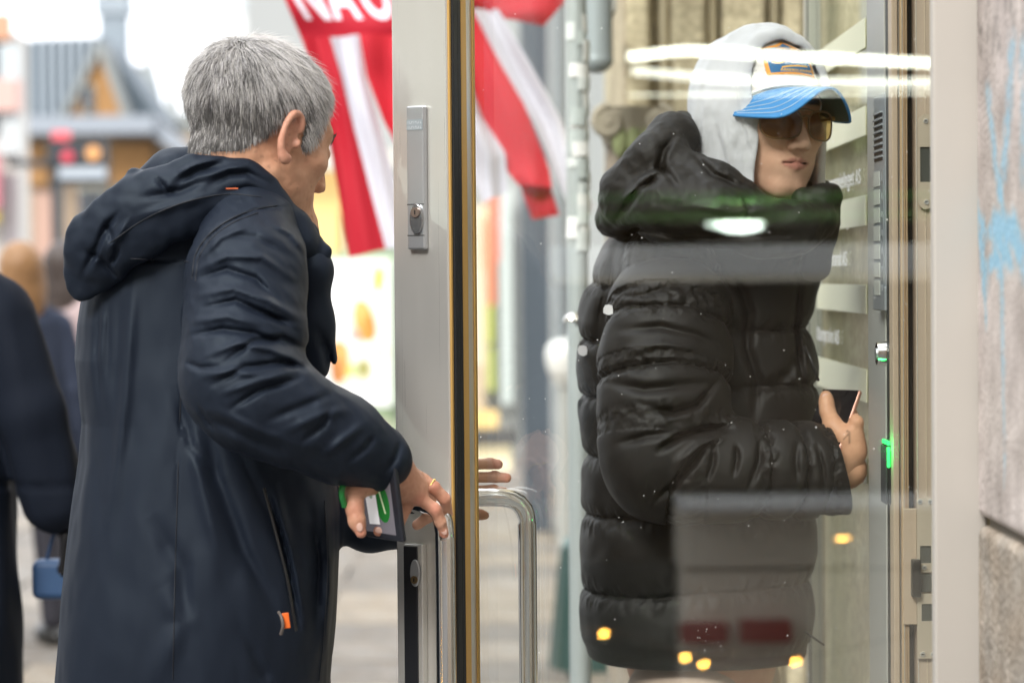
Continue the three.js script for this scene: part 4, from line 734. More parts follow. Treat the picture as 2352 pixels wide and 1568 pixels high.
  for (const [a, b, d, t] of [[1019, 1218, 3.1712, 0.5], [826, 1210, 3.0895, 0.15], [872, 1217, 3.1335, 1.5]]) { const q = P(a, b, d); part(man, 'nail', new THREE.SphereGeometry(1, 14, 10).scale(0.0042, 0.0062, 0.0014).rotateZ(t), mat([0.66, 0.42, 0.34], 0.3), { at: A3(q) }); }
  // ring
  const rg = P(988, 1114, 3.186), rq = new THREE.Vector3().subVectors(P(1012, 1134, 3.187), P(976, 1106, 3.187)).normalize();
  const ring = new THREE.TorusGeometry(0.0097, 0.0016, 10, 28); ring.applyQuaternion(new THREE.Quaternion().setFromUnitVectors(new THREE.Vector3(0, 0, 1), rq)).translate(rg.x, rg.y, rg.z);
  part(man, 'ring', ring, mat([0.9, 0.62, 0.22], 0.2, 1), { label: 'gold ring on the finger' });
  part(man, 'wristband', tube([P(806, 1096, 3.10), P(789, 1112, 3.095), P(785, 1135, 3.092), P(792, 1162, 3.10)], 0.0042, 20, 8), mat([0.02, 0.24, 0.05], 0.3), { label: 'green glossy wrist strap' });

  // ---- hair: a short cut that flows from the crown, grey with pale temples
  const hairline = [[-0.14, -0.070], [-0.085, -0.064], [-0.052, -0.047], [-0.032, -0.020], [-0.022, 0.012], [-0.006, 0.030], [0.012, 0.026], [0.018, -0.010], [0.030, -0.020], [0.036, -0.012], [0.041, 0.030], [0.048, 0.054], [0.058, 0.074], [0.070, 0.092], [0.088, 0.115], [0.13, 0.15]];
  const hl = (z) => { let i = 0; while (i < hairline.length - 2 && z > hairline[i + 1][0]) i++; const [a, b] = [hairline[i], hairline[i + 1]]; return lerp(a[1], b[1], clamp((z - a[0]) / (b[0] - a[0]))); };
  const pos = headG.attributes.position, nr = headG.attributes.normal, ok = new Uint8Array(pos.count), roots = [];
  for (let i = 0; i < pos.count; i++) {
    const [a, b, c] = fr.L(pos.getX(i), pos.getY(i), pos.getZ(i)); const m = b - hl(c);
    if (m > -0.001 && b > -0.082 && Math.abs(a) < 0.0805 && !(Math.abs(a) > 0.071 && c > -0.026 && c < 0.016 && b < 0.026)) { ok[i] = 1; roots.push(i); }
  }
  const thick = (b, c) => 0.0025 + 0.0065 * sst(-0.06, 0.09, b) + 0.003 * sst(-0.02, -0.09, c) * sst(-0.05, 0.02, b);
  { // under-layer close to the scalp
    const map = new Map(), p = [], n = [], idx = [], src = headG.index.array;
    const id = (i) => { if (!map.has(i)) { map.set(i, p.length / 3); const v = [pos.getX(i), pos.getY(i), pos.getZ(i)], l = fr.L(...v), t = thick(l[1], l[2]) * 0.72 * sst(-0.004, 0.02, l[1] - hl(l[2])) + 0.0006; p.push(v[0] + nr.getX(i) * t, v[1] + nr.getY(i) * t, v[2] + nr.getZ(i) * t); n.push(nr.getX(i), nr.getY(i), nr.getZ(i)); } return map.get(i); };
    for (let i = 0; i < src.length; i += 3) if (ok[src[i]] && ok[src[i + 1]] && ok[src[i + 2]]) idx.push(id(src[i]), id(src[i + 1]), id(src[i + 2]));
    const g = new THREE.BufferGeometry(); g.setAttribute('position', new THREE.Float32BufferAttribute(p, 3)); g.setAttribute('normal', new THREE.Float32BufferAttribute(n, 3)); g.setIndex(idx);
    const hair = part(man, 'hair', g, mat([0.13, 0.125, 0.12], 0.7));
    const vp = [], vn = [], vc = [], vi = [];
    const whorl = fr.W(0.004, 0.098, -0.088), N = 30000, sp = fr.L(0, 0, 0);
    for (let s = 0; s < N; s++) {
      const i = roots[Math.floor(rnd() * roots.length)], v = new THREE.Vector3(pos.getX(i) + rr(-0.0016, 0.0016), pos.getY(i) + rr(-0.0016, 0.0016), pos.getZ(i) + rr(-0.0016, 0.0016)), nn = new THREE.Vector3(nr.getX(i), nr.getY(i), nr.getZ(i));
      const [a, b, c] = fr.L(v.x, v.y, v.z), edge = sst(-0.002, 0.02, b - hl(c));
      if (rnd() > 0.35 + 0.65 * edge) continue;
      const dir = v.clone().sub(whorl); dir.addScaledVector(fr.U, -0.05 * sst(0.08, -0.02, b) - 0.01); dir.addScaledVector(fr.F, 0.03 * sst(0.0, 0.05, c) - 0.05 * sst(0.055, 0.09, c)); if (dir.length() < 0.03) dir.add(new THREE.Vector3(rr(-1, 1), rr(-1, 1), rr(-1, 1)).multiplyScalar(0.012));
      const wob = fbm(v.x * 55, v.y * 55, v.z * 55, 2); dir.addScaledVector(fr.X, 0.055 * wob); dir.addScaledVector(fr.F, 0.03 * noise(v.x * 90, v.y * 90, v.z * 90 + 4));
      dir.addScaledVector(nn, -dir.dot(nn)).normalize(); dir.addScaledVector(fr.X, rr(-0.16, 0.16)).addScaledVector(fr.U, rr(-0.16, 0.16)).addScaledVector(nn, -dir.dot(nn)).normalize();
      const front = sst(0.045, 0.085, c) * sst(0.05, 0.08, b), len = (0.014 + 0.020 * sst(-0.05, 0.08, b)) * rr(0.6, 1.2) * (1 - 0.45 * sst(0.01, 0.05, c)) * (0.45 + 0.55 * edge), T = thick(b, c) * (0.35 + 0.65 * edge), lift = front * rr(0.1, 0.5) + (rnd() < 0.06 ? rr(0.1, 0.4) : 0);
      const side = new THREE.Vector3().crossVectors(dir, nn), w = rr(0.00020, 0.00038), base = vp.length / 3, temple = sst(0.0, 0.045, c) * 0.55 + 0.12 * sst(0.02, 0.1, b);
      const clump = noise(v.x * 120, v.y * 120, v.z * 120 + 9) + 0.6 * noise(v.x * 40, v.y * 40, v.z * 40), g0 = rnd() < 0.46 + 0.26 * sst(0, 0.09, b) - 0.30 * sst(0.03, -0.04, b) + temple * 0.75 + 0.6 * clump ? rr(0.42, 0.76) : rr(0.075, 0.22), tone = [g0, g0 * 0.97, g0 * rr(0.90, 1.0)];
      const SEG = 3;
      for (let k = 0; k <= SEG; k++) {
        const t = k / SEG, u = t * len, out = T * (0.45 + 0.75 * Math.sqrt(t)) + lift * u - u * u / (2 * 0.1) * (1 - lift), q = v.clone().addScaledVector(dir, u).addScaledVector(nn, out), ww = w * (1 - 0.85 * t * t);
        for (const [sx, sn] of [[-1, 0], [1, 0], [0, 1]]) { vp.push(q.x + side.x * sx * ww + nn.x * sn * ww, q.y + side.y * sx * ww + nn.y * sn * ww, q.z + side.z * sx * ww + nn.z * sn * ww); const nx = side.x * sx + nn.x * (sn + 0.35), ny = side.y * sx + nn.y * (sn + 0.35), nz = side.z * sx + nn.z * (sn + 0.35), l = Math.hypot(nx, ny, nz); vn.push(nx / l, ny / l, nz / l); vc.push(...tone); }
        if (k) { const A = base + (k - 1) * 3, B = base + k * 3; for (const [e, f] of [[0, 2], [2, 1], [1, 0]]) vi.push(A + e, A + f, B + e, A + f, B + f, B + e); }
      }
    }
    const hg = new THREE.BufferGeometry(); hg.setAttribute('position', new THREE.Float32BufferAttribute(vp, 3)); hg.setAttribute('normal', new THREE.Float32BufferAttribute(vn, 3)); hg.setAttribute('color', new THREE.Float32BufferAttribute(vc, 3)); hg.setIndex(vi);
    part(hair, 'strands', hg, new THREE.MeshPhysicalMaterial({ vertexColors: true, roughness: 0.42, specularIntensity: 0.8, side: THREE.DoubleSide }), { kind: 'stuff' });
    // eyebrow
    const eb = []; for (let k = 0; k < 60; k++) { const t = rnd(), q = fr.W(-lerp(0.012, 0.050, t), 0.026 + 0.003 * Math.sin(t * 3) + rr(-0.003, 0.003), lerp(0.0955, 0.0755, t)); eb.push(new THREE.ConeGeometry(0.0006, 0.0055, 3).rotateZ(rr(-1.2, -0.4)).translate(q.x, q.y, q.z)); }
    part(man, 'eyebrow', merged(eb), mat([0.10, 0.08, 0.07], 0.6), { kind: 'stuff' });
  }

  // ---- coat
  const navy = mat([0.0105, 0.0145, 0.0250], 0.58, 0, { sheen: 0.06, sheenColor: col([0.20, 0.30, 0.50]), sheenRoughness: 0.5, specularIntensity: 0.5, specularColor: col([0.75, 0.9, 1]) });
  const trunk = sliceD([[440, 440, 620], [480, 340, 668], [520, 268, 694], [560, 228, 706], [610, 202, 714], [675, 190, 720], [740, 178, 726], [824, 171, 738], [900, 181, 744], [966, 192, 750], [1050, 186, 762], [1183, 167, 780], [1350, 150, 776], [1568, 132, 757], [1900, 112, 762], [2300, 92, 770]], 3.32,
    (y) => [-3.325, lerp(0.19, 0.125, sst(0.9, 1.55, y))], { exp: 2.25, round: 0.06 });
  const tFold = foldD([[9, -0.0035, [213, 690], [208, 800], [216, 930]], [10, -0.003, [236, 690], [232, 790], [236, 900]], [10, 0.003, [224, 700], [220, 860]], [12, -0.003, [262, 690], [262, 800], [250, 960]], [14, 0.006, [300, 640], [285, 900], [250, 1200]], [3.5, -0.004, [300, 597], [360, 598], [437, 600]], [3, -0.003, [436, 604], [420, 720], [414, 930], [405, 1180]],
    [16, -0.010, [470, 960], [500, 1100], [560, 1260], [640, 1420]], [14, -0.008, [520, 980], [590, 1130], [680, 1330]], [18, 0.008, [440, 980], [470, 1130], [520, 1290]], [12, -0.006, [400, 900], [440, 1020], [500, 1110]], [22, -0.007, [350, 1180], [420, 1300], [440, 1480]], [26, 0.006, [380, 1340], [430, 1420], [360, 1560]], [12, -0.006, [560, 1440], [600, 1530], [620, 1568]],
    [6, -0.012, [612, 1130], [640, 1230], [664, 1330], [684, 1450]], [9, 0.007, [628, 1120], [655, 1225], [680, 1330], [698, 1440]], [10, -0.008, [700, 1150], [720, 1300], [712, 1500]], [8, 0.006, [735, 1150], [748, 1300], [738, 1540]], [10, -0.009, [752, 880], [742, 810], [722, 760]], [10, -0.007, [560, 720], [540, 860], [480, 980]]], 3.17);
  const frontFlap = chainD([Q(700, 540, 3.24, 0.020), Q(722, 620, 3.23, 0.022), Q(722, 740, 3.24, 0.022), Q(734, 830, 3.25, 0.024)], 0.02);
  const leftArm = chainD([Q(640, 1080, 3.42, 0.060), Q(760, 1175, 3.43, 0.040), Q(850, 1202, 3.44, 0.036), Q(952, 1203, 3.445, 0.035)], 0.02);
  const coatD = (x, y, z) => {
    let d = trunk(x, y, z); d = smin(d, frontFlap(x, y, z), 0.02); d = smin(d, leftArm(x, y, z), 0.02);
    if (d > 0.05) return d;
    const drape = sst(1.5, 1.2, y);
    return d - tFold(x, y) - 0.0035 * noise(x * 20, y * 3.2, z * 14) * drape - 0.0025 * fbm(x * 26, y * 9, z * 20, 2) - 0.006 * noise(x * 7, y * 2, z * 7) * sst(1.2, 0.8, y);
  };
  const coat = part(man, 'coat', sdfMesh(coatD, [-0.70, 0.40, -3.56], [0.0, 1.62, -3.10], 0.0048), navy, { label: 'long navy raincoat' });
  const armPts = [Q(572, 535, 3.20, 0.070), Q(566, 640, 3.135, 0.076), Q(562, 770, 3.095, 0.0765), Q(548, 872, 3.065, 0.072), Q(590, 918, 3.06, 0.066), Q(680, 962, 3.07, 0.060), Q(780, 1008, 3.10, 0.055), Q(872, 1053, 3.13, 0.0455)];
  const armD = chainD(armPts, 0.03), armFold = foldD([
    [9, -0.011, [452, 640], [520, 618], [585, 640], [640, 690]], [10, 0.010, [444, 622], [520, 588], [600, 590], [670, 640]], [8, -0.012, [470, 706], [545, 690], [610, 716], [680, 760]], [10, 0.010, [460, 678], [540, 662], [620, 690], [690, 735]], [8, -0.013, [556, 700], [610, 722], [672, 742]],
    [9, -0.012, [440, 770], [520, 755], [590, 765], [690, 805]], [11, 0.010, [440, 740], [530, 725], [610, 745]], [8, -0.013, [530, 826], [590, 782], [650, 775], [695, 800]], [10, 0.011, [480, 815], [560, 785], [630, 800], [690, 830]], [9, -0.012, [500, 880], [575, 840], [660, 830], [700, 848]], [10, 0.009, [470, 862], [550, 846], [630, 862]], [9, -0.013, [545, 930], [610, 890], [690, 868]], [10, 0.009, [520, 900], [600, 872], [680, 850]], [8, -0.008, [430, 830], [470, 842], [520, 838]],
    [10, 0.008, [560, 520], [500, 545], [455, 595]], [4, -0.005, [437, 640], [450, 570], [500, 515], [570, 478], [640, 468]], [12, -0.008, [520, 540], [580, 545], [660, 590]], [12, 0.008, [600, 500], [660, 535], [700, 590]],
    [12, -0.008, [620, 960], [700, 930], [760, 905]], [14, 0.008, [650, 990], [740, 950], [800, 940]], [10, -0.009, [700, 1010], [745, 975], [765, 935]], [13, 0.008, [750, 1040], [800, 1000], [835, 975]], [10, -0.006, [800, 1060], [840, 1030], [862, 1000]], [9, -0.006, [880, 1090], [905, 1060], [915, 1020]], [14, -0.008, [480, 950], [560, 990], [660, 1040]], [12, 0.006, [500, 930], [600, 980], [700, 1020]], [7, -0.006, [462, 925], [480, 960], [500, 985]]], 3.05, 0.85, 0.6);
  const sleeveD = (x, y, z) => { const d = armD(x, y, z); if (d > 0.05) return d; return d - armFold(x, y) - 0.0018 * fbm(x * 42 + y * 18, y * 30, z * 24, 2) + 0.003; };
  [lo, hi] = bounds(armPts, 0.03); part(coat, 'sleeve', sdfMesh(sleeveD, lo, hi, 0.0032), navy);
  // hood lying on the back, stand-up collar
  const hoodPts = [Q(190, 662, 3.225, 0.012), Q(213, 612, 3.225, 0.034), Q(233, 560, 3.20, 0.043), Q(290, 515, 3.17, 0.046), Q(370, 470, 3.15, 0.045), Q(450, 438, 3.15, 0.040), Q(540, 424, 3.16, 0.032), Q(610, 440, 3.18, 0.022)];
  const hoodIn = chainD([Q(330, 440, 3.25, 0.030), Q(400, 410, 3.24, 0.036), Q(480, 388, 3.25, 0.034), Q(560, 385, 3.26, 0.026), Q(640, 455, 3.25, 0.018)], 0.02);
  const flap = chainD([Q(310, 404, 3.20, 0.006), Q(306, 440, 3.19, 0.009), Q(300, 475, 3.18, 0.014)], 0.01), flap2 = chainD([Q(310, 402, 3.20, 0.005), Q(350, 412, 3.19, 0.008), Q(392, 428, 3.17, 0.012)], 0.01);
  const hoodC = chainD(hoodPts, 0.03), hoodFold = foldD([[10, -0.012, [172, 628], [215, 560], [240, 500]], [8, -0.010, [250, 560], [235, 520], [262, 488]], [12, 0.008, [200, 610], [230, 540]], [10, 0.008, [225, 585], [262, 545], [290, 500]], [7, -0.008, [236, 610], [256, 580], [262, 560]], [10, -0.009, [320, 452], [400, 440], [470, 410]], [12, 0.008, [300, 500], [400, 470], [500, 440]], [10, -0.010, [398, 420], [440, 392], [500, 372]], [9, 0.008, [400, 400], [440, 378], [500, 360]], [9, -0.010, [470, 425], [520, 398], [560, 395], [610, 420]], [7, -0.009, [350, 405], [380, 440], [400, 430]], [8, 0.007, [450, 410], [520, 385], [560, 380]], [8, -0.008, [500, 440], [560, 430], [620, 452]], [8, -0.008, [180, 575], [210, 590], [250, 640]]], 3.13, 0.9, 0.7);
  const colPts = [Q(432, 372, 3.30, 0.010), Q(470, 356, 3.235, 0.011), Q(530, 368, 3.20, 0.012), Q(585, 408, 3.195, 0.012), Q(632, 458, 3.20, 0.012), Q(684, 512, 3.215, 0.012), Q(722, 556, 3.235, 0.011)];
  const colD = chainD(colPts, 0.02), colHigh = chainD(colPts.map((p, i) => [p[0] + 0.004, p[1] - 0.024, p[2] + 0.004, p[3] + 0.004]), 0.02), tip = chainD([Q(716, 552, 3.225, 0.007), Q(746, 578, 3.225, 0.0075), Q(735, 606, 3.225, 0.008), Q(726, 650, 3.225, 0.009)], 0.01);
  const hoodD = (x, y, z) => {
    let d = hoodC(x, y, -3.205 + (z + 3.205) * 2.0) * 0.54; d = smin(d, hoodIn(x, y, z), 0.006); d = smin(d, flap(x, y, z), 0.02); d = smin(d, flap2(x, y, z), 0.012);
    if (d < 0.06) d -= hoodFold(x, y) + 0.0022 * fbm(x * 30, y * 30, z * 22, 2);
    d = smin(d, smin(colD(x, y, z), colHigh(x, y, z), 0.016), 0.004); d = smin(d, tip(x, y, z), 0.008);
    return d;
  };
  part(coat, 'hood', sdfMesh(hoodD, A3(P(130, 700, 3.40)).map((v, i) => [v, v, -3.40][i]), [P(775, 330, 3.1).x, P(500, 330, 3.1).y, -3.08], 0.0033), navy);
  // stitched seams that lie on the cloth
  const onCloth = (px, py, D) => { const r = ray(px, py), l = r.length(); let t = 2.85 / -r.z; for (let k = 0; k < 90; k++) { const p = r.clone().multiplyScalar(t).add(camera.position), e = D(p.x, p.y, p.z); if (e < 0.0004) return p; t += Math.max(e * 0.5, 0.0006) / l; if (t * -r.z > 3.6) return null; } return null; };
  const all = (x, y, z) => Math.min(coatD(x, y, z), sleeveD(x, y, z), hoodD(x, y, z));
  const seamM = mat([0.008, 0.011, 0.018], 0.6);
  const seam = (pts, D) => { const c = new THREE.CatmullRomCurve3(pts.map(([x, y]) => new THREE.Vector3(x, y, 0))), q = []; for (let k = 0; k <= 60; k++) { const v = c.getPoint(k / 60), h = onCloth(v.x, v.y, D); if (h) q.push(h); } if (q.length > 4) part(coat, 'seam', tube(q, 0.0009, 90, 5), seamM); };
  seam([[300, 594], [360, 597], [434, 601]], all); seam([[434, 606], [421, 720], [414, 930], [406, 1180], [400, 1400], [397, 1560]], coatD);
  seam([[441, 640], [449, 585], [478, 541], [530, 503], [590, 480], [636, 472]], all); seam([[449, 646], [457, 592], [484, 550], [534, 512], [592, 489]], all);
  seam([[746, 1150], [752, 1300], [744, 1450], [733, 1562]], coatD); seam([[250, 560], [330, 505], [420, 466], [520, 446], [600, 452]], all);
  // zip pull with orange tag, small orange tab at the neck
  const zp = P(652, 1425, 3.115);
  part(coat, 'zip_pull', merged([box(0.009, 0.020, 0.0035, 0.003, 0, 0, 0.001)]), mat([0.85, 0.16, 0.02], 0.5), { at: [zp.x, zp.y, zp.z], rot: [0, 0, 0.12], label: 'orange zip pull' });
  part(coat, 'zip_cord', tube([P(640, 1405, 3.12), P(646, 1415, 3.112), P(650, 1436, 3.108), P(645, 1456, 3.112)], 0.0022, 14, 6), mat([0.12, 0.10, 0.09], 0.5));
  part(coat, 'neck_tab', box(0.016, 0.0016, 0.002, 0, 0, 0), mat([0.6, 0.13, 0.04], 0.6), { at: A3(P(533, 433, 3.135)) });
  part(coat, 'pocket_zip', tube([P(606, 1120, 3.135), P(634, 1225, 3.128), P(660, 1330, 3.122), P(680, 1448, 3.122)], 0.002, 30, 6), Mt.black);
  legs(man, P(450, 1500, 3.33).x, -3.33, 2.2, 0.80, mat([0.02, 0.022, 0.03], 0.8), mat([0.02, 0.018, 0.016], 0.4), 0.6);
}
// the phone that he holds
{
  const t = thing('smartphone', 'dark smartphone with green and white screen in the grey haired man\'s hand', 'phone'), w = new THREE.Vector3(0.72, -0.04, 0.69).normalize(), h = new THREE.Vector3(-0.25, 0.93, 0); h.addScaledVector(w, -h.dot(w)).normalize(); const n = new THREE.Vector3().crossVectors(w, h);
  t.matrixAutoUpdate = true; const c = P(878, 1156, 3.128); t.position.copy(c); t.quaternion.setFromRotationMatrix(new THREE.Matrix4().makeBasis(w, h, n));
  part(t, 'case', box(0.070, 0.10, 0.008, 0, 0.002, 0, 0.003), mat([0.018, 0.020, 0.028], 0.35));
  const tx = canvasTex(256, 366, (g) => { g.fillStyle = '#6e6b72'; g.fillRect(0, 0, 256, 366); g.fillStyle = '#1f6b2a'; g.beginPath(); g.ellipse(165, 190, 62, 112, -0.1, 0, 7); g.fill(); g.strokeStyle = '#c9dcb0'; g.lineWidth = 12; g.beginPath(); g.moveTo(150, 120); g.lineTo(185, 250); g.stroke(); g.fillStyle = '#8b9a8b'; g.beginPath(); g.arc(140, 110, 20, 0, 7); g.fill(); g.save(); g.translate(64, 160); g.rotate(-0.05); g.fillStyle = '#f4f4f6'; g.fillRect(-38, -140, 92, 300); g.fillStyle = '#9ab09a'; g.beginPath(); g.arc(10, 0, 14, 0, 7); g.fill(); g.restore(); });
  part(t, 'screen', new THREE.PlaneGeometry(0.056, 0.086).translate(-0.004, 0.004, 0.0042), new THREE.MeshStandardMaterial({ map: tx, emissive: col([1, 1, 1]), emissiveMap: tx, emissiveIntensity: 0.10, roughness: 0.15 }), { label: 'lit screen with a green roundel' });
}

// ================================================================ the younger man in the hood, cap and puffer jacket
{
  const man = thing('person', 'young man in black puffer jacket, grey hood, cap and sunglasses holding a phone', 'person');
  const yaw = 0.45, th = 0.02, fr = roll(frame(P(1755, 279, 3.70), new THREE.Vector3(Math.sin(yaw) * Math.cos(th), -Math.sin(th), Math.cos(yaw) * Math.cos(th))), -0.03);
  const hd = headD({ jaw: 1.02 }), neckA = [...A3(fr.W(0, -0.05, -0.03)), 0.054], neckB = Q(1760, 560, 3.76, 0.064), c0 = fr.c;
  const headW = (x, y, z) => { const l = fr.L(x, y, z); return smin(hd(l[0], l[1], l[2]), capD(x, y, z, neckA, neckB), 0.02); };
  const headC = (x, y, z) => {
    const [a, b, c] = fr.L(x, y, z); let k = blotch([0.70, 0.42, 0.29], x, y, z, 0.9); const ax = Math.abs(a);
    const lh = 0.0098 * (1 - Math.pow(ax / 0.0255, 2)) * (b > -0.066 ? 0.80 - 0.22 * Math.exp(-Math.pow(ax / 0.004, 2)) : 1.1), lip = ax < 0.0255 ? sst(lh + 0.001, lh - 0.0012, Math.abs(b + 0.066)) * sst(0.076, 0.082, c) : 0; k = [lerp(k[0], 0.50, lip), lerp(k[1], 0.215, lip), lerp(k[2], 0.165, lip)];
    const brow = sst(0.006, 0.003, Math.abs(b - 0.027)) * sst(0.006, 0.012, ax) * sst(0.052, 0.045, ax) * sst(0.06, 0.07, c); k = k.map((v, i) => lerp(v, [0.06, 0.045, 0.035][i], brow)); return k;
  };
  const headG = sdfMesh(headW, [c0.x - 0.15, c0.y - 0.23, c0.z - 0.15], [c0.x + 0.15, c0.y + 0.14, c0.z + 0.15], 0.0032, headC);
  const Hd = [
    chainD([Q(1925, 1090, 3.615, 0.024), Q(1950, 1035, 3.612, 0.0225), Q(1953, 1000, 3.610, 0.0190)], 0.02),
    chainD([Q(1940, 1005, 3.604, 0.0165), Q(1914, 978, 3.618, 0.0140), Q(1901, 945, 3.632, 0.0102), Q(1898, 922, 3.638, 0.0094), Q(1897, 909, 3.640, 0.0082)], 0.010),
    chainD([Q(1958, 1005, 3.608, 0.0150), Q(1967, 970, 3.602, 0.0100), Q(1956, 950, 3.632, 0.0082), Q(1930, 944, 3.660, 0.0076)], 0.006),
    chainD([Q(1960, 1015, 3.620, 0.0140), Q(1966, 990, 3.632, 0.0092), Q(1948, 966, 3.662, 0.0080), Q(1920, 962, 3.680, 0.0074)], 0.006),
    chainD([Q(1958, 1030, 3.630, 0.0140), Q(1960, 1008, 3.648, 0.0088), Q(1935, 988, 3.675, 0.0078), Q(1908, 982, 3.690, 0.0072)], 0.006),
    chainD([Q(1952, 1045, 3.636, 0.0130), Q(1950, 1025, 3.656, 0.0080), Q(1925, 1008, 3.680, 0.0072), Q(1902, 1002, 3.690, 0.0066)], 0.006)];
  const fingers = (x, y, z) => { let d = Hd[0](x, y, z); for (let i = 1; i < 6; i++) d = smin(d, Hd[i](x, y, z), 0.008); return d; };
  let [lo, hi] = bounds([Q(1870, 885, 3.55), Q(1990, 1125, 3.71)], 0.012);
  const tat = P(1950, 1003, 3.588), handC = (x, y, z) => { const k = blotch([0.66, 0.36, 0.20], x, y, z, 1.2); const dx = x - tat.x, dy = y - tat.y, m = z > -3.612 && ((Math.abs(dx + dy * 0.15) < 0.0012 && Math.abs(dy) < 0.010) || (Math.abs(dx - dy * 0.8 + 0.005) < 0.0012 && Math.abs(dx + 0.004) < 0.005)) ? 0.45 : 1; return [k[0] * m, k[1] * m, k[2] * m * 1.1]; };
  const handG = sdfMesh(fingers, lo, hi, 0.0028, handC);
  const core = [chainD([Q(1760, 560, 3.77, 0.07), Q(1640, 700, 3.80, 0.10), Q(1620, 1100, 3.80, 0.11), Q(1610, 1500, 3.80, 0.12)], 0.05), chainD([Q(1560, 640, 3.72, 0.05), Q(1500, 1060, 3.66, 0.042), Q(1950, 1078, 3.62, 0.030)], 0.02)];
  const coreG = sdfMesh((x, y, z) => Math.min(core[0](x, y, z), core[1](x, y, z)), [0.1, 0.75, -4.0], [0.56, 1.6, -3.5], 0.014, handC);
  part(man, 'body', mergeC([headG, handG, coreG]), skinM);
  { const q = P(1897, 913, 3.6318); part(man, 'nail', new THREE.SphereGeometry(1, 14, 10).scale(0.0062, 0.0070, 0.0016), mat([0.68, 0.42, 0.33], 0.3), { at: A3(q) }); }

  // hooded sweatshirt
  const fleece = mat([0.79, 0.805, 0.835], 0.95, 0, { sheen: 0.5, sheenColor: col([0.8, 0.82, 0.86]), sheenRoughness: 0.7, bumpMap: rep(stoneBump, 26), bumpScale: 0.0016 });
  const hoodD = (x, y, z) => {
    const [a, b, c] = fr.L(x, y, z), ax = Math.abs(a);
    let o = ellD(a, b, c, [0, 0.034, -0.020], [0.101, 0.114, 0.128]);
    o = smin(o, ellD(a, b, c, [0, -0.07, -0.012], [0.090, 0.115, 0.112]), 0.05); o = smin(o, ellD(a, b, c, [0, -0.165, -0.03], [0.125, 0.07, 0.115]), 0.05);
    o -= 0.0040 * fbm(x * 20, y * 9, z * 20, 3) + 0.0004 * noise(x * 95, y * 95, z * 95) + 0.003 * Math.exp(-Math.pow((c + 0.005 - b * 0.1) / 0.007, 2)) * sst(0.08, 0.0, b) - 0.004 * Math.exp(-Math.pow((c - 0.018 + b * 0.15) / 0.008, 2)) * sst(0.02, -0.06, b) + 0.004 * Math.exp(-Math.pow((c + 0.03 - b * 0.25) / 0.012, 2)) - 0.003 * Math.exp(-Math.pow((c + 0.062 - b * 0.35) / 0.01, 2)) * sst(0.1, 0, b);
    const shell = smax(o, -(o + 0.010), 0.003), cut = (c + 0.20 * b - 0.068) * 0.98 - 0.003 * noise(x * 40, y * 40, z * 40) + 0.040 * sst(0.0, 0.06, a) * sst(0.06, 0.0, b);
    const rim = Math.hypot(o + 0.004, cut) - 0.0068;
    if (b < -0.12) return Math.max(smax(shell, cut, 0.004), -0.15 - b);
    const open = -ellD(a, b, c, [0, -0.075, 0.098], [0.060, 0.150, 0.086]);
    return smax(smin(smax(shell, cut, 0.004), rim, 0.004), open, 0.006);
  };
  part(man, 'sweatshirt_hood', sdfMesh(hoodD, [c0.x - 0.19, c0.y - 0.24, c0.z - 0.19], [c0.x + 0.19, c0.y + 0.18, c0.z + 0.19], 0.0034), fleece, { label: 'light grey sweatshirt hood pulled over the cap' });

  // cap
  const cap = new THREE.Group(); cap.name = 'cap'; cap.applyMatrix4(fr.m); man.add(cap);
  const white = mat([0.82, 0.80, 0.76], 0.85), blue = mat([0.035, 0.22, 0.50], 0.7), under = mat([0.045, 0.075, 0.045], 0.8);
  { // crown: shell of the front and sides
    const d = (a, b, c) => { const o = ellD(a, b, c, [0, 0.036, -0.014], [0.083, 0.096, 0.104]); return smax(smax(o, -(o + 0.005), 0.001), 0.042 - 0.032 * Math.pow(Math.atan2(a, Math.max(c + 0.014, -0.02)) / 1.18, 2) * (c > -0.014 ? 1 : 1) + 0.02 * Math.max(0, -c) - b, 0.002); };
    part(cap, 'crown', sdfMesh(d, [-0.1, 0.0, -0.13], [0.1, 0.15, 0.11], 0.0034), white);
    const brim = (u, v, lift) => { const a = u * 1.18, k = 1 - Math.pow(Math.abs(u), 2.6); return new THREE.Vector3(0.0835 * Math.sin(a) * (1 + 0.15 * v), 0.046 - 0.032 * u * u - v * (0.005 + 0.042 * sst(0, 0.65, Math.abs(u))) * (0.25 + 0.75 * k) + lift, 0.090 * Math.cos(a) + 0.002 + v * 0.088 * (0.25 + 0.75 * k)); };
    const sheet = (lift, flip) => { const N = 32, M = 12, p = [], idx = [], uv = []; for (let j = 0; j <= M; j++) for (let i = 0; i <= N; i++) { const q = brim(i / N * 2 - 1, j / M, lift); p.push(q.x, q.y, q.z); uv.push(i / N, j / M); if (i < N && j < M) { const A = j * (N + 1) + i, B = A + 1, C = A + N + 1, E = C + 1; flip ? idx.push(A, B, C, B, E, C) : idx.push(A, C, B, B, C, E); } } const g = new THREE.BufferGeometry(); g.setAttribute('position', new THREE.Float32BufferAttribute(p, 3)); g.setAttribute('uv', new THREE.Float32BufferAttribute(uv, 2)); g.setIndex(idx); g.computeVertexNormals(); return g; };
    blue.side = under.side = THREE.DoubleSide;
    const br = part(cap, 'brim', sheet(0.0015, false), blue, { label: 'blue curved brim' });
    part(br, 'brim_underside', sheet(-0.0015, true), under);
    const edge = []; for (let i = 0; i <= 32; i++) edge.push(brim(i / 16 - 1, 1, 0)); part(br, 'brim_edge', tube(edge, 0.0021, 64, 6), blue);
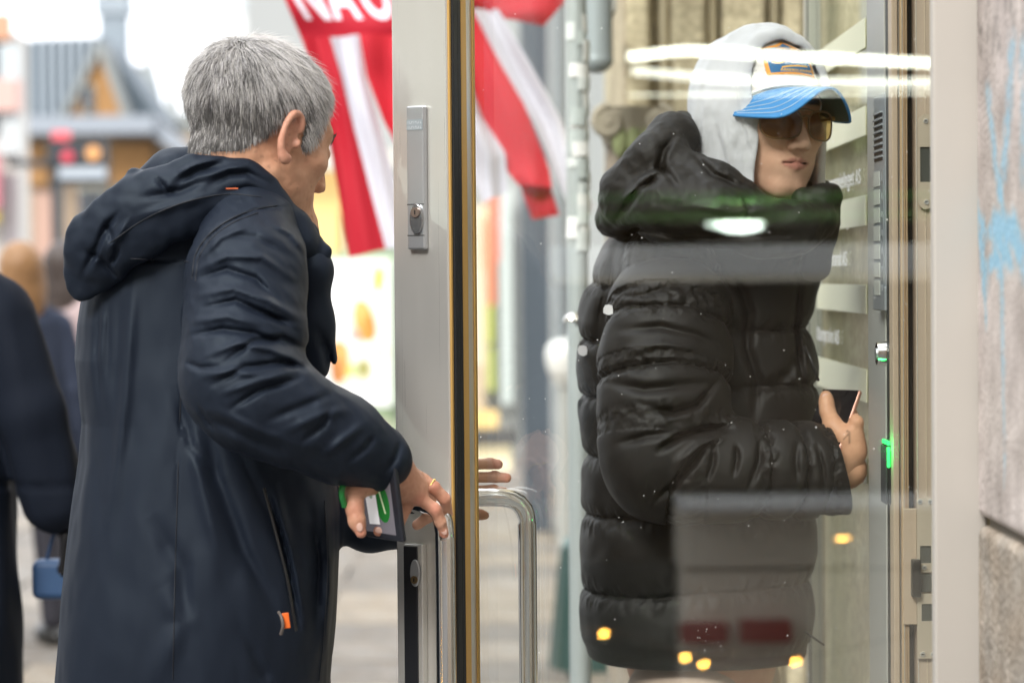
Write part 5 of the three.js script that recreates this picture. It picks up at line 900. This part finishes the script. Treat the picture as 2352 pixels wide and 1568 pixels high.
    for (const v of [0.30, 0.48, 0.66, 0.84]) { const l = []; for (let i = 0; i <= 30; i++) l.push(brim((i / 15 - 1) * 0.97, v, 0.0020)); part(br, 'stitching', tube(l, 0.00055, 60, 5), mat([0.62, 0.70, 0.76], 0.8)); }
    const band = []; for (let i = 0; i <= 24; i++) { const a = (i / 12 - 1) * 1.25; band.push(new THREE.Vector3(0.0845 * Math.sin(a), 0.0515 - 0.032 * Math.pow(a / 1.18, 2), 0.0905 * Math.cos(a) + 0.001)); } part(cap, 'braid', tube(band, 0.0024, 50, 6), mat([0.84, 0.82, 0.75], 0.8));
    // emblem: shield patch with orange border and lettering
    const tex = canvasTex(512, 400, (c) => {
      c.clearRect(0, 0, 512, 400); const sh = (i) => { c.beginPath(); c.moveTo(10 + i, 84 + i * 0.6); c.quadraticCurveTo(150, 70 + i, 256, 8 + i); c.quadraticCurveTo(362, 70 + i, 502 - i, 84 + i * 0.6); c.lineTo(456 - i, 390 - i); c.quadraticCurveTo(256, 352 - i, 56 + i, 390 - i); c.closePath(); };
      sh(0); c.fillStyle = '#f2a544'; c.fill(); sh(26); c.fillStyle = '#2b6c9c'; c.fill(); c.fillStyle = '#f7b75c'; c.textAlign = 'center'; c.font = 'bold 44px sans-serif'; c.fillText('SINCE', 210, 108); for (let k = 0; k < 4; k++) { c.beginPath(); c.ellipse(300 + k * 26, 92, 9, 15, 0.2, 0, 7); c.lineWidth = 7; c.strokeStyle = '#f7b75c'; c.stroke(); } c.fillRect(70, 112, 60, 8); c.fillRect(390, 112, 50, 8);
      c.fillStyle = '#163a56'; c.font = 'italic bold 190px serif'; c.fillText('S', 142, 268); c.fillStyle = '#ffc04a'; c.fillText('S', 136, 260); c.lineWidth = 22; c.strokeStyle = '#ffc04a'; c.beginPath(); c.moveTo(190, 240); c.bezierCurveTo(230, 130, 250, 300, 290, 200); c.bezierCurveTo(310, 130, 330, 290, 400, 180); c.stroke(); c.lineWidth = 16; c.strokeStyle = '#ffc04a'; c.beginPath(); c.moveTo(160, 300); c.quadraticCurveTo(240, 268, 400, 276); c.stroke(); c.font = 'bold 40px sans-serif'; c.fillText('AMERICAN', 250, 338); for (let k = 0; k < 4; k++) c.fillRect(362 + k * 20, 310, 11, 28);
    });
    const g = new THREE.PlaneGeometry(1, 1, 20, 12), p = g.attributes.position; for (let i = 0; i < p.count; i++) { const a = p.getX(i) * 1.40, y = lerp(0.062, 0.120, p.getY(i) + 0.5), k = Math.sqrt(Math.max(0.02, 1 - Math.pow((y - 0.036) / 0.096, 2))) ; p.setXYZ(i, 0.0845 * k * Math.sin(a), y, -0.014 + 0.1055 * k * Math.cos(a)); } g.computeVertexNormals();
    part(cap, 'emblem', g, new THREE.MeshStandardMaterial({ map: tex, transparent: true, roughness: 0.7, side: THREE.DoubleSide }), { label: 'blue shield patch with orange border and lettering' });
  }
  // sunglasses
  const gl = new THREE.Group(); gl.name = 'sunglasses'; gl.applyMatrix4(fr.m); gl.position.addScaledVector(fr.U, -0.006); man.add(gl);
  {
    const amber = new THREE.MeshPhysicalMaterial({ color: col([0.44, 0.30, 0.11]), roughness: 0.03, transmission: 1, thickness: 0, ior: 1.5, side: THREE.DoubleSide }), rim = mat([0.16, 0.085, 0.03], 0.3), wrap = (x) => 0.116 - x * x * 6.5;
    for (const s of [-1, 1]) {
      const pts = []; for (let k = 0; k < 28; k++) { const a = k / 28 * Math.PI * 2, e = (v) => Math.sign(v) * Math.pow(Math.abs(v), 0.72), x = s * 0.0345 + 0.0285 * e(Math.cos(a)) * (1 - 0.06 * Math.sin(a) * -1), y = -0.004 + 0.0218 * e(Math.sin(a)); pts.push(new THREE.Vector3(x, y, wrap(x))); }
      part(gl, 'rim', tube(pts, 0.0014, 60, 6, 0.5, true), rim);
      const N = pts.length, c = new THREE.Vector3(s * 0.0345, -0.004, wrap(0.0345)), pp = [c.x, c.y, c.z], idx = []; pts.forEach((q, i) => { pp.push(q.x, q.y, q.z); idx.push(0, 1 + i, 1 + (i + 1) % N); }); const g = new THREE.BufferGeometry(); g.setAttribute('position', new THREE.Float32BufferAttribute(pp, 3)); g.setIndex(idx); g.computeVertexNormals();
      part(gl, 'lens', g, amber);
      part(gl, 'hinge', box(0.008, 0.006, 0.008, s * 0.066, 0.010, wrap(0.064) - 0.003, 0.0015), mat([0.55, 0.30, 0.08], 0.35));
      part(gl, 'temple', tube([[s * 0.067, 0.010, 0.082], [s * 0.074, 0.009, 0.05], [s * 0.079, 0.008, 0.0]], 0.0022, 12, 6), mat([0.50, 0.34, 0.12], 0.3));
    }
    part(gl, 'bridge', tube([[-0.008, 0.006, 0.1155], [0, 0.010, 0.1185], [0.008, 0.006, 0.1155]], 0.0016, 12, 6), rim); part(gl, 'top_bar', tube([[-0.016, 0.017, 0.1145], [0, 0.019, 0.118], [0.016, 0.017, 0.1145]], 0.0014, 12, 6), rim);
  }

  // puffer jacket
  const blk = mat([0.0100, 0.0084, 0.0072], 0.58, 0, { sheen: 0.12, sheenColor: col([0.3, 0.28, 0.26]), sheenRoughness: 0.5, specularIntensity: 0.7 });
  const trunk = sliceD([[455, 1560, 1820], [500, 1450, 1890], [560, 1398, 1898], [610, 1372, 1888], [670, 1350, 1864], [740, 1338, 1850], [810, 1334, 1858], [870, 1336, 1872], [950, 1338, 1866], [1050, 1346, 1862], [1120, 1346, 1862], [1200, 1344, 1862], [1280, 1342, 1860], [1400, 1342, 1856], [1480, 1346, 1852], [1506, 1350, 1848]], 3.80,
    (y) => [-3.80, lerp(0.155, 0.135, sst(1.1, 1.5, y))], { exp: 2.35, round: 0.05 });
  const seamsY = [420, 640, 762, 890, 1030, 1166, 1336, 1492, 1620].map((p) => P(1600, p, 3.8).y);
  const puff = (t) => { const u = Math.abs(2 * t - 1); return Math.pow(Math.max(0, 1 - u * u * u), 0.5); };
  const tPuff = (x, y, z) => { const w = y + 0.008 * noise(x * 9, y * 4, z * 9) - (x - 0.28) * 0.04; for (let i = 0; i + 1 < seamsY.length; i++) if (w <= seamsY[i] && w > seamsY[i + 1]) { const t = (seamsY[i] - w) / (seamsY[i] - seamsY[i + 1]), near = 1 - Math.abs(2 * t - 1); return 0.0150 * puff(t) + 0.0045 * fbm(x * 70, y * 18, z * 70, 2) * sst(0.6, 0.05, near) + 0.003 * fbm(x * 14, y * 16, z * 14, 2); } return 0; };
  const frontFold = foldD([[12, -0.016, [1700, 640], [1725, 720], [1720, 800], [1745, 880], [1735, 960]], [10, -0.010, [1640, 590], [1690, 640], [1720, 700]], [14, -0.008, [1780, 880], [1820, 860], [1850, 800]], [8, -0.012, [1850, 640], [1842, 760], [1858, 900]], [10, -0.008, [1420, 560], [1400, 660], [1370, 800]]], 3.64);
  const hemY = P(1600, 1500, 3.8).y, coatD = (x, y, z) => { const d = trunk(x, y, z); if (d > 0.05) return d; const k = sst(hemY + 0.004, hemY + 0.035, y); return d + 0.008 * k - tPuff(x, y, z) * k - frontFold(x, y); };
  const jacket = part(man, 'puffer_jacket', sdfMesh(coatD, [0.06, 0.80, -4.0], [0.54, 1.60, -3.60], 0.0044), blk, { label: 'black quilted puffer jacket' });
  // sleeve with quilted chambers
  const ap = [Q(1545, 625, 3.70, 0.078), Q(1535, 740, 3.655, 0.086), Q(1525, 860, 3.625, 0.089), Q(1525, 970, 3.60, 0.087), Q(1520, 1058, 3.585, 0.078), Q(1590, 1082, 3.575, 0.068), Q(1700, 1078, 3.575, 0.063), Q(1790, 1078, 3.585, 0.060), Q(1868, 1080, 3.600, 0.060), Q(1935, 1086, 3.605, 0.058)];
  const acc = [0]; for (let i = 1; i < ap.length; i++) acc.push(acc[i - 1] + Math.hypot(ap[i][0] - ap[i - 1][0], ap[i][1] - ap[i - 1][1], ap[i][2] - ap[i - 1][2]));
  const aseam = [-0.2, acc[0] + 0.02, acc[1] + 0.005, acc[2] + 0.012, acc[3] + 0.008, acc[5] - 0.015, acc[6] + 0.03, acc[7] + 0.02, acc[8] + 0.005, acc[9] + 0.2];
  const aFold = foldD([[9, -0.016, [1650, 880], [1600, 930], [1545, 945], [1490, 935]], [8, -0.018, [1680, 985], [1620, 985], [1560, 1000], [1510, 1030]], [10, 0.010, [1660, 1000], [1600, 1020], [1550, 1060]], [8, -0.012, [1625, 1010], [1590, 1060], [1545, 1110], [1500, 1150]], [6, -0.010, [1688, 1020], [1690, 1050], [1680, 1090]], [6, -0.010, [1638, 1030], [1634, 1060], [1620, 1100]], [8, -0.010, [1745, 1010], [1740, 1060], [1715, 1120]], [6, -0.008, [1876, 1020], [1890, 1070], [1895, 1130]], [8, -0.008, [1832, 1010], [1826, 1060], [1830, 1110]], [10, 0.008, [1770, 1020], [1764, 1090]], [10, -0.008, [1420, 1020], [1480, 1000], [1540, 990]], [12, -0.010, [1400, 880], [1480, 895], [1560, 885], [1650, 880]], [10, -0.008, [1430, 760], [1520, 752], [1600, 770], [1660, 800]], [9, -0.007, [1450, 690], [1540, 660], [1600, 640]], [10, 0.006, [1420, 810], [1520, 790], [1600, 800]]], 3.53);
  const cuff = P(1914, 990, 3.6);
  const armD = (x, y, z) => {
    let best = 1e9, s = 0;
    for (let i = 0; i + 1 < ap.length; i++) { const a = ap[i], b = ap[i + 1], bx = b[0] - a[0], by = b[1] - a[1], bz = b[2] - a[2], h = clamp(((x - a[0]) * bx + (y - a[1]) * by + (z - a[2]) * bz) / (bx * bx + by * by + bz * bz)), d = Math.hypot(x - a[0] - bx * h, y - a[1] - by * h, z - a[2] - bz * h) - lerp(a[3], b[3], h); if (d < best) { s = lerp(acc[i], acc[i + 1], h); } best = best > 1e8 ? d : smin(best, d, 0.03); }
    if (best > 0.05) return best;
    const w = s + 0.006 * noise(x * 14, y * 14, z * 14); let p = 0;
    for (let i = 0; i + 1 < aseam.length; i++) if (w >= aseam[i] && w < aseam[i + 1]) { const t = (w - aseam[i]) / (aseam[i + 1] - aseam[i]); p = 0.0140 * puff(t) + 0.0042 * fbm(x * 65, y * 65, z * 65, 2) * sst(0.6, 0.05, 1 - Math.abs(2 * t - 1)) + 0.003 * fbm(x * 13, y * 13, z * 13, 2); break; }
    return smax(best + 0.008 - p - aFold(x, y), (x - cuff.x) * 0.974 + (y - cuff.y) * 0.225, 0.008);
  };
  [lo, hi] = bounds(ap, 0.035); part(jacket, 'sleeve', sdfMesh(armD, lo, hi, 0.0036), blk);
  // big quilted hood and collar round the neck
  const hp = [Q(1420, 500, 3.72, 0.036), Q(1450, 440, 3.66, 0.044), Q(1510, 370, 3.64, 0.040), Q(1545, 318, 3.68, 0.036), Q(1570, 300, 3.75, 0.030)], hp2 = [Q(1440, 470, 3.66, 0.040), Q(1540, 470, 3.60, 0.055), Q(1640, 480, 3.585, 0.052), Q(1740, 520, 3.585, 0.044), Q(1820, 526, 3.59, 0.038), Q(1880, 508, 3.62, 0.030)], hp3 = [Q(1560, 400, 3.63, 0.040), Q(1640, 430, 3.60, 0.036), Q(1700, 455, 3.59, 0.030)], hp4 = [Q(1840, 452, 3.63, 0.016), Q(1890, 452, 3.63, 0.014), Q(1912, 450, 3.64, 0.012), Q(1892, 520, 3.65, 0.020), Q(1872, 610, 3.67, 0.024)], hp5 = [Q(1835, 450, 3.70, 0.020), Q(1890, 440, 3.74, 0.018)];
  const hs = [hp, hp2, hp3, hp4, hp5].map((p) => chainD(p, 0.02)), hf = foldD([[9, -0.012, [1560, 305], [1530, 340], [1520, 380], [1560, 430]], [9, -0.010, [1530, 395], [1470, 430], [1410, 520]], [10, 0.008, [1500, 400], [1430, 460]], [9, -0.010, [1600, 350], [1640, 400], [1720, 440]], [9, -0.010, [1400, 545], [1470, 520], [1560, 540], [1700, 540], [1850, 540]], [10, 0.008, [1580, 470], [1680, 490], [1780, 480]], [7, -0.008, [1700, 450], [1720, 480], [1700, 520]]], 3.55);
  const collarD = (x, y, z) => { let d = 1e9; for (const h of hs) { const e = h(x, y, z); d = d > 1e8 ? e : smin(d, e, 0.010); } if (d > 0.05) return d; return d - hf(x, y) - 0.0035 * fbm(x * 26, y * 26, z * 26, 3); };
  [lo, hi] = bounds([...hp, ...hp2, ...hp3, ...hp4, ...hp5], 0.025); part(jacket, 'hood', sdfMesh(collarD, lo, hi, 0.0036), blk);
  part(jacket, 'drawcord', tube([P(1848, 795, 3.66), P(1860, 820, 3.645), P(1872, 850, 3.64), P(1880, 874, 3.645)], 0.0022, 16, 6), Mt.black); part(jacket, 'drawcord', tube([P(1850, 1450, 3.66), P(1872, 1466, 3.65), P(1892, 1480, 3.66)], 0.0018, 16, 6), Mt.black);
  for (const [px, py] of [[1398, 712], [1338, 806]]) { const s = new THREE.Shape(); for (let k = 0; k < 9; k++) { const a = k / 9 * 6.283, r = 0.0085 * (0.75 + 0.35 * rnd()); k ? s.lineTo(r * Math.cos(a), r * 1.15 * Math.sin(a)) : s.moveTo(r, 0); } const q = P(px, py, px > 1350 ? 3.585 : 3.66); part(jacket, 'white_scrap', new THREE.ExtrudeGeometry(s, { depth: 0.0012, bevelEnabled: false }), mat([0.78, 0.78, 0.8], 0.7), { at: A3(q), rot: [0, -0.35, 0.1], label: 'torn white paper scrap stuck on the quilting' }); }
  legs(man, P(1620, 1500, 3.80).x, -3.83, 1.2, 0.78, mat([0.56, 0.44, 0.36], 0.85), mat([0.6, 0.6, 0.6], 0.5), 0.4);
}
{ // his phone
  const t = thing('smartphone', 'black smartphone with rose gold edge in the hooded man\'s hand', 'phone'), w = new THREE.Vector3(0.69, 0.0, 0.72).normalize(), h = new THREE.Vector3(0.366, 0.862, -0.35); h.addScaledVector(w, -h.dot(w)).normalize(); const n = new THREE.Vector3().crossVectors(w, h);
  t.quaternion.setFromRotationMatrix(new THREE.Matrix4().makeBasis(w, h, n)); const tr = P(1980, 897, 3.622); t.position.copy(tr).addScaledVector(w, -0.036).addScaledVector(h, -0.070);
  part(t, 'frame', box(0.072, 0.125, 0.0085, 0, 0.0075, 0, 0.004), mat([0.78, 0.42, 0.32], 0.3, 0.6)); part(t, 'screen', box(0.068, 0.121, 0.001, 0, 0.0075, 0.0046, 0.0004), mat([0.006, 0.006, 0.008], 0.08));
}
// ================================================================ passers-by
function passer(name, label, at, H, turn, coatC, hairC, opt = {}) {
  const p = thing('person', label, 'person', { at, turn, group: opt.group }), s = H / 1.75, skinC = [0.5, 0.3, 0.22];
  const hd = headD(), hy = 1.60 * s;
  const body = (x, y, z) => { let d = hd(x / s, (y - hy) / s, z / s) * s; d = smin(d, capD(x, y, z, [0, hy - 0.06 * s, -0.02 * s, 0.055 * s], [0, 1.40 * s, -0.02 * s, 0.07 * s]), 0.03); d = smin(d, capD(x, y, z, [0, 1.36 * s, -0.01, 0.10 * s], [0, 0.9 * s, 0, 0.10 * s]), 0.05); for (const k of [-1, 1]) { d = smin(d, capD(x, y, z, [k * 0.09 * s, 0.9 * s, 0, 0.08 * s], [k * 0.10 * s, 0.12, k * 0.10, 0.05 * s]), 0.03); const hx = k * 0.29 * s, h0 = (opt.wrist || 0.80) * s; d = smin(d, capD(x, y, z, [k * 0.27 * s, h0 + 0.15 * s, 0, 0.03 * s], [hx, h0, 0.02, 0.026 * s]), 0.02); for (let f = 0; f < 4; f++) d = smin(d, capD(x, y, z, [hx, h0 - 0.01, 0.02 + (f - 1.5) * 0.018, 0.010], [hx - k * 0.01, h0 - 0.085 + 0.006 * Math.abs(f - 1.2), 0.025 + (f - 1.5) * 0.02, 0.008]), 0.006); d = smin(d, capD(x, y, z, [hx, h0, 0.04, 0.012], [hx - k * 0.01, h0 - 0.05, 0.075, 0.009]), 0.006); } return d; };
  part(p, 'body', sdfMesh(body, [-0.40, 0.02, -0.22], [0.40, 1.78 * s, 0.24], opt.res || 0.016, (x, y, z) => y < 0.95 * s && Math.abs(x) < 0.24 * s ? (opt.trouser || [0.03, 0.03, 0.04]) : opt.glove && y < hy - 0.2 ? opt.glove : skinC), skinM);
  const hem = (opt.hem || 0.5) * s, wy = ((opt.wrist || 0.80) + 0.05) * s, ey = lerp(1.37 * s, wy, 0.52), coatD = (x, y, z) => {
    const t = sst(1.42 * s, hem, y), w = lerp(0.185, opt.flare || 0.215, t) * s, b = lerp(0.115, 0.165, t) * s; let d = smax((Math.hypot(x / w, z / b) - 1) * b, Math.max(y - 1.44 * s, hem - y), 0.07);
    for (const k of [-1, 1]) d = smin(d, capD(x, y, z, [k * 0.04 * s, 1.44 * s, -0.015, 0.055 * s], [k * 0.17 * s, 1.375 * s, -0.01, 0.055 * s]), 0.03);
    for (const k of [-1, 1]) d = smin(d, smin(capD(x, y, z, [k * 0.18 * s, 1.35 * s, -0.01, 0.064 * s], [k * 0.232 * s, ey, -0.02, 0.062 * s]), capD(x, y, z, [k * 0.232 * s, ey, -0.02, 0.062 * s], [k * 0.268 * s, wy, 0.01, 0.060 * s]), 0.02), 0.015);
    return d - 0.006 * fbm(x * 8, y * 4, z * 8, 2) - 0.005 * noise(x * 22, y * 5, z * 22) - 0.004 * Math.exp(-Math.pow((y - wy - 0.035) / 0.006, 2)) * -1;
  };
  const c = part(p, 'coat', sdfMesh(coatD, [-0.42, hem - 0.03, -0.26], [0.42, 1.52 * s, 0.26], opt.res || 0.016), mat(coatC, 0.8, 0, { specularIntensity: 0.4, sheen: 0.1, sheenColor: col(coatC.map((v) => Math.min(1, v * 3 + 0.02))) }));
  part(c, 'collar', new THREE.TorusGeometry(0.078 * s, 0.024 * s, 10, 26).rotateX(Math.PI / 2).translate(0, 1.44 * s, -0.015), mat(opt.scarf || coatC, 0.85));
  const hairD = (x, y, z) => { const a = x / s, b = (y - hy) / s, e = z / s; let d = ellD(a, b, e, [0, 0.036, -0.028], [0.090, 0.098, 0.108]); if (opt.long) d = smin(d, ellD(a, b, e, [0, -0.08, -0.06], [0.105, 0.16, 0.065]), 0.05); d = smax(d, -(ellD(a, b, e, [0, -0.03, 0.09], [0.075, 0.11, 0.09])), 0.02); return (d - 0.004 * fbm(x * 60, y * 14, z * 60, 2)) * s; };
  part(p, 'hair', sdfMesh(hairD, [-0.16, hy - 0.28, -0.18], [0.16, hy + 0.18, 0.14], 0.010), mat(hairC, 0.55));
  for (const k of [-1, 1]) part(p, 'shoe', new THREE.SphereGeometry(0.5, 16, 12).scale(0.095, 0.11, 0.26).translate(k * 0.10 * s, 0.055, k * 0.10 + 0.05), mat([0.02, 0.02, 0.02], 0.4));
  return p;
}
{
  const at = (px, d) => [xAt(px, 900, d), 0, -d];
  const p1 = passer('person', 'person in long dark navy coat walking away past the grey haired man', at(-205, 4.5), 1.78, Math.PI - 0.12, [0.0055, 0.009, 0.018], [0.05, 0.035, 0.02], { hem: 0.45, wrist: 0.97, res: 0.010, glove: [0.012, 0.012, 0.014], flare: 0.20, trouser: [0.01, 0.012, 0.02] });
  part(p1, 'backpack_strap', tube([[-0.10, 1.46, 0.02], [-0.115, 1.42, -0.12], [-0.105, 1.2, -0.15], [-0.10, 1.0, -0.17]], 0.014, 20, 8), mat([0.04, 0.04, 0.038], 0.8));
  const bag = thing('carrier_bag', 'blue carrier bag hanging from the navy coated person\'s gloved hand', 'bag', { at: [xAt(143, 1320, 4.55), yAt(1365, 4.55), -4.55] });
  part(bag, 'sack', box(0.11, 0.075, 0.05, 0, 0.0375, 0, 0.015), mat([0.035, 0.085, 0.19], 0.6)); part(bag, 'handle', tube([[-0.03, 0.07, 0], [-0.012, 0.125, 0], [0.012, 0.125, 0], [0.03, 0.07, 0]], 0.004, 16, 6), mat([0.03, 0.07, 0.16], 0.6));
  passer('person', 'woman with long light brown hair in dark coat walking across the square', at(45, 9.5), 1.62, Math.PI + 0.5, [0.035, 0.045, 0.075], [0.28, 0.15, 0.065], { long: true, hem: 0.7 });
  passer('person', 'person in dusty pink coat with brown scarf behind the navy coat', at(165, 10.5), 1.64, 2.6, [0.46, 0.36, 0.36], [0.06, 0.045, 0.04], { scarf: [0.12, 0.09, 0.08], hem: 0.75, long: true });
  passer('person', 'person in light jacket far off before the painted house', at(30, 21), 1.70, 0.4, [0.6, 0.58, 0.56], [0.2, 0.13, 0.08], { hem: 0.9 });
}
renderer.render(scene, camera);
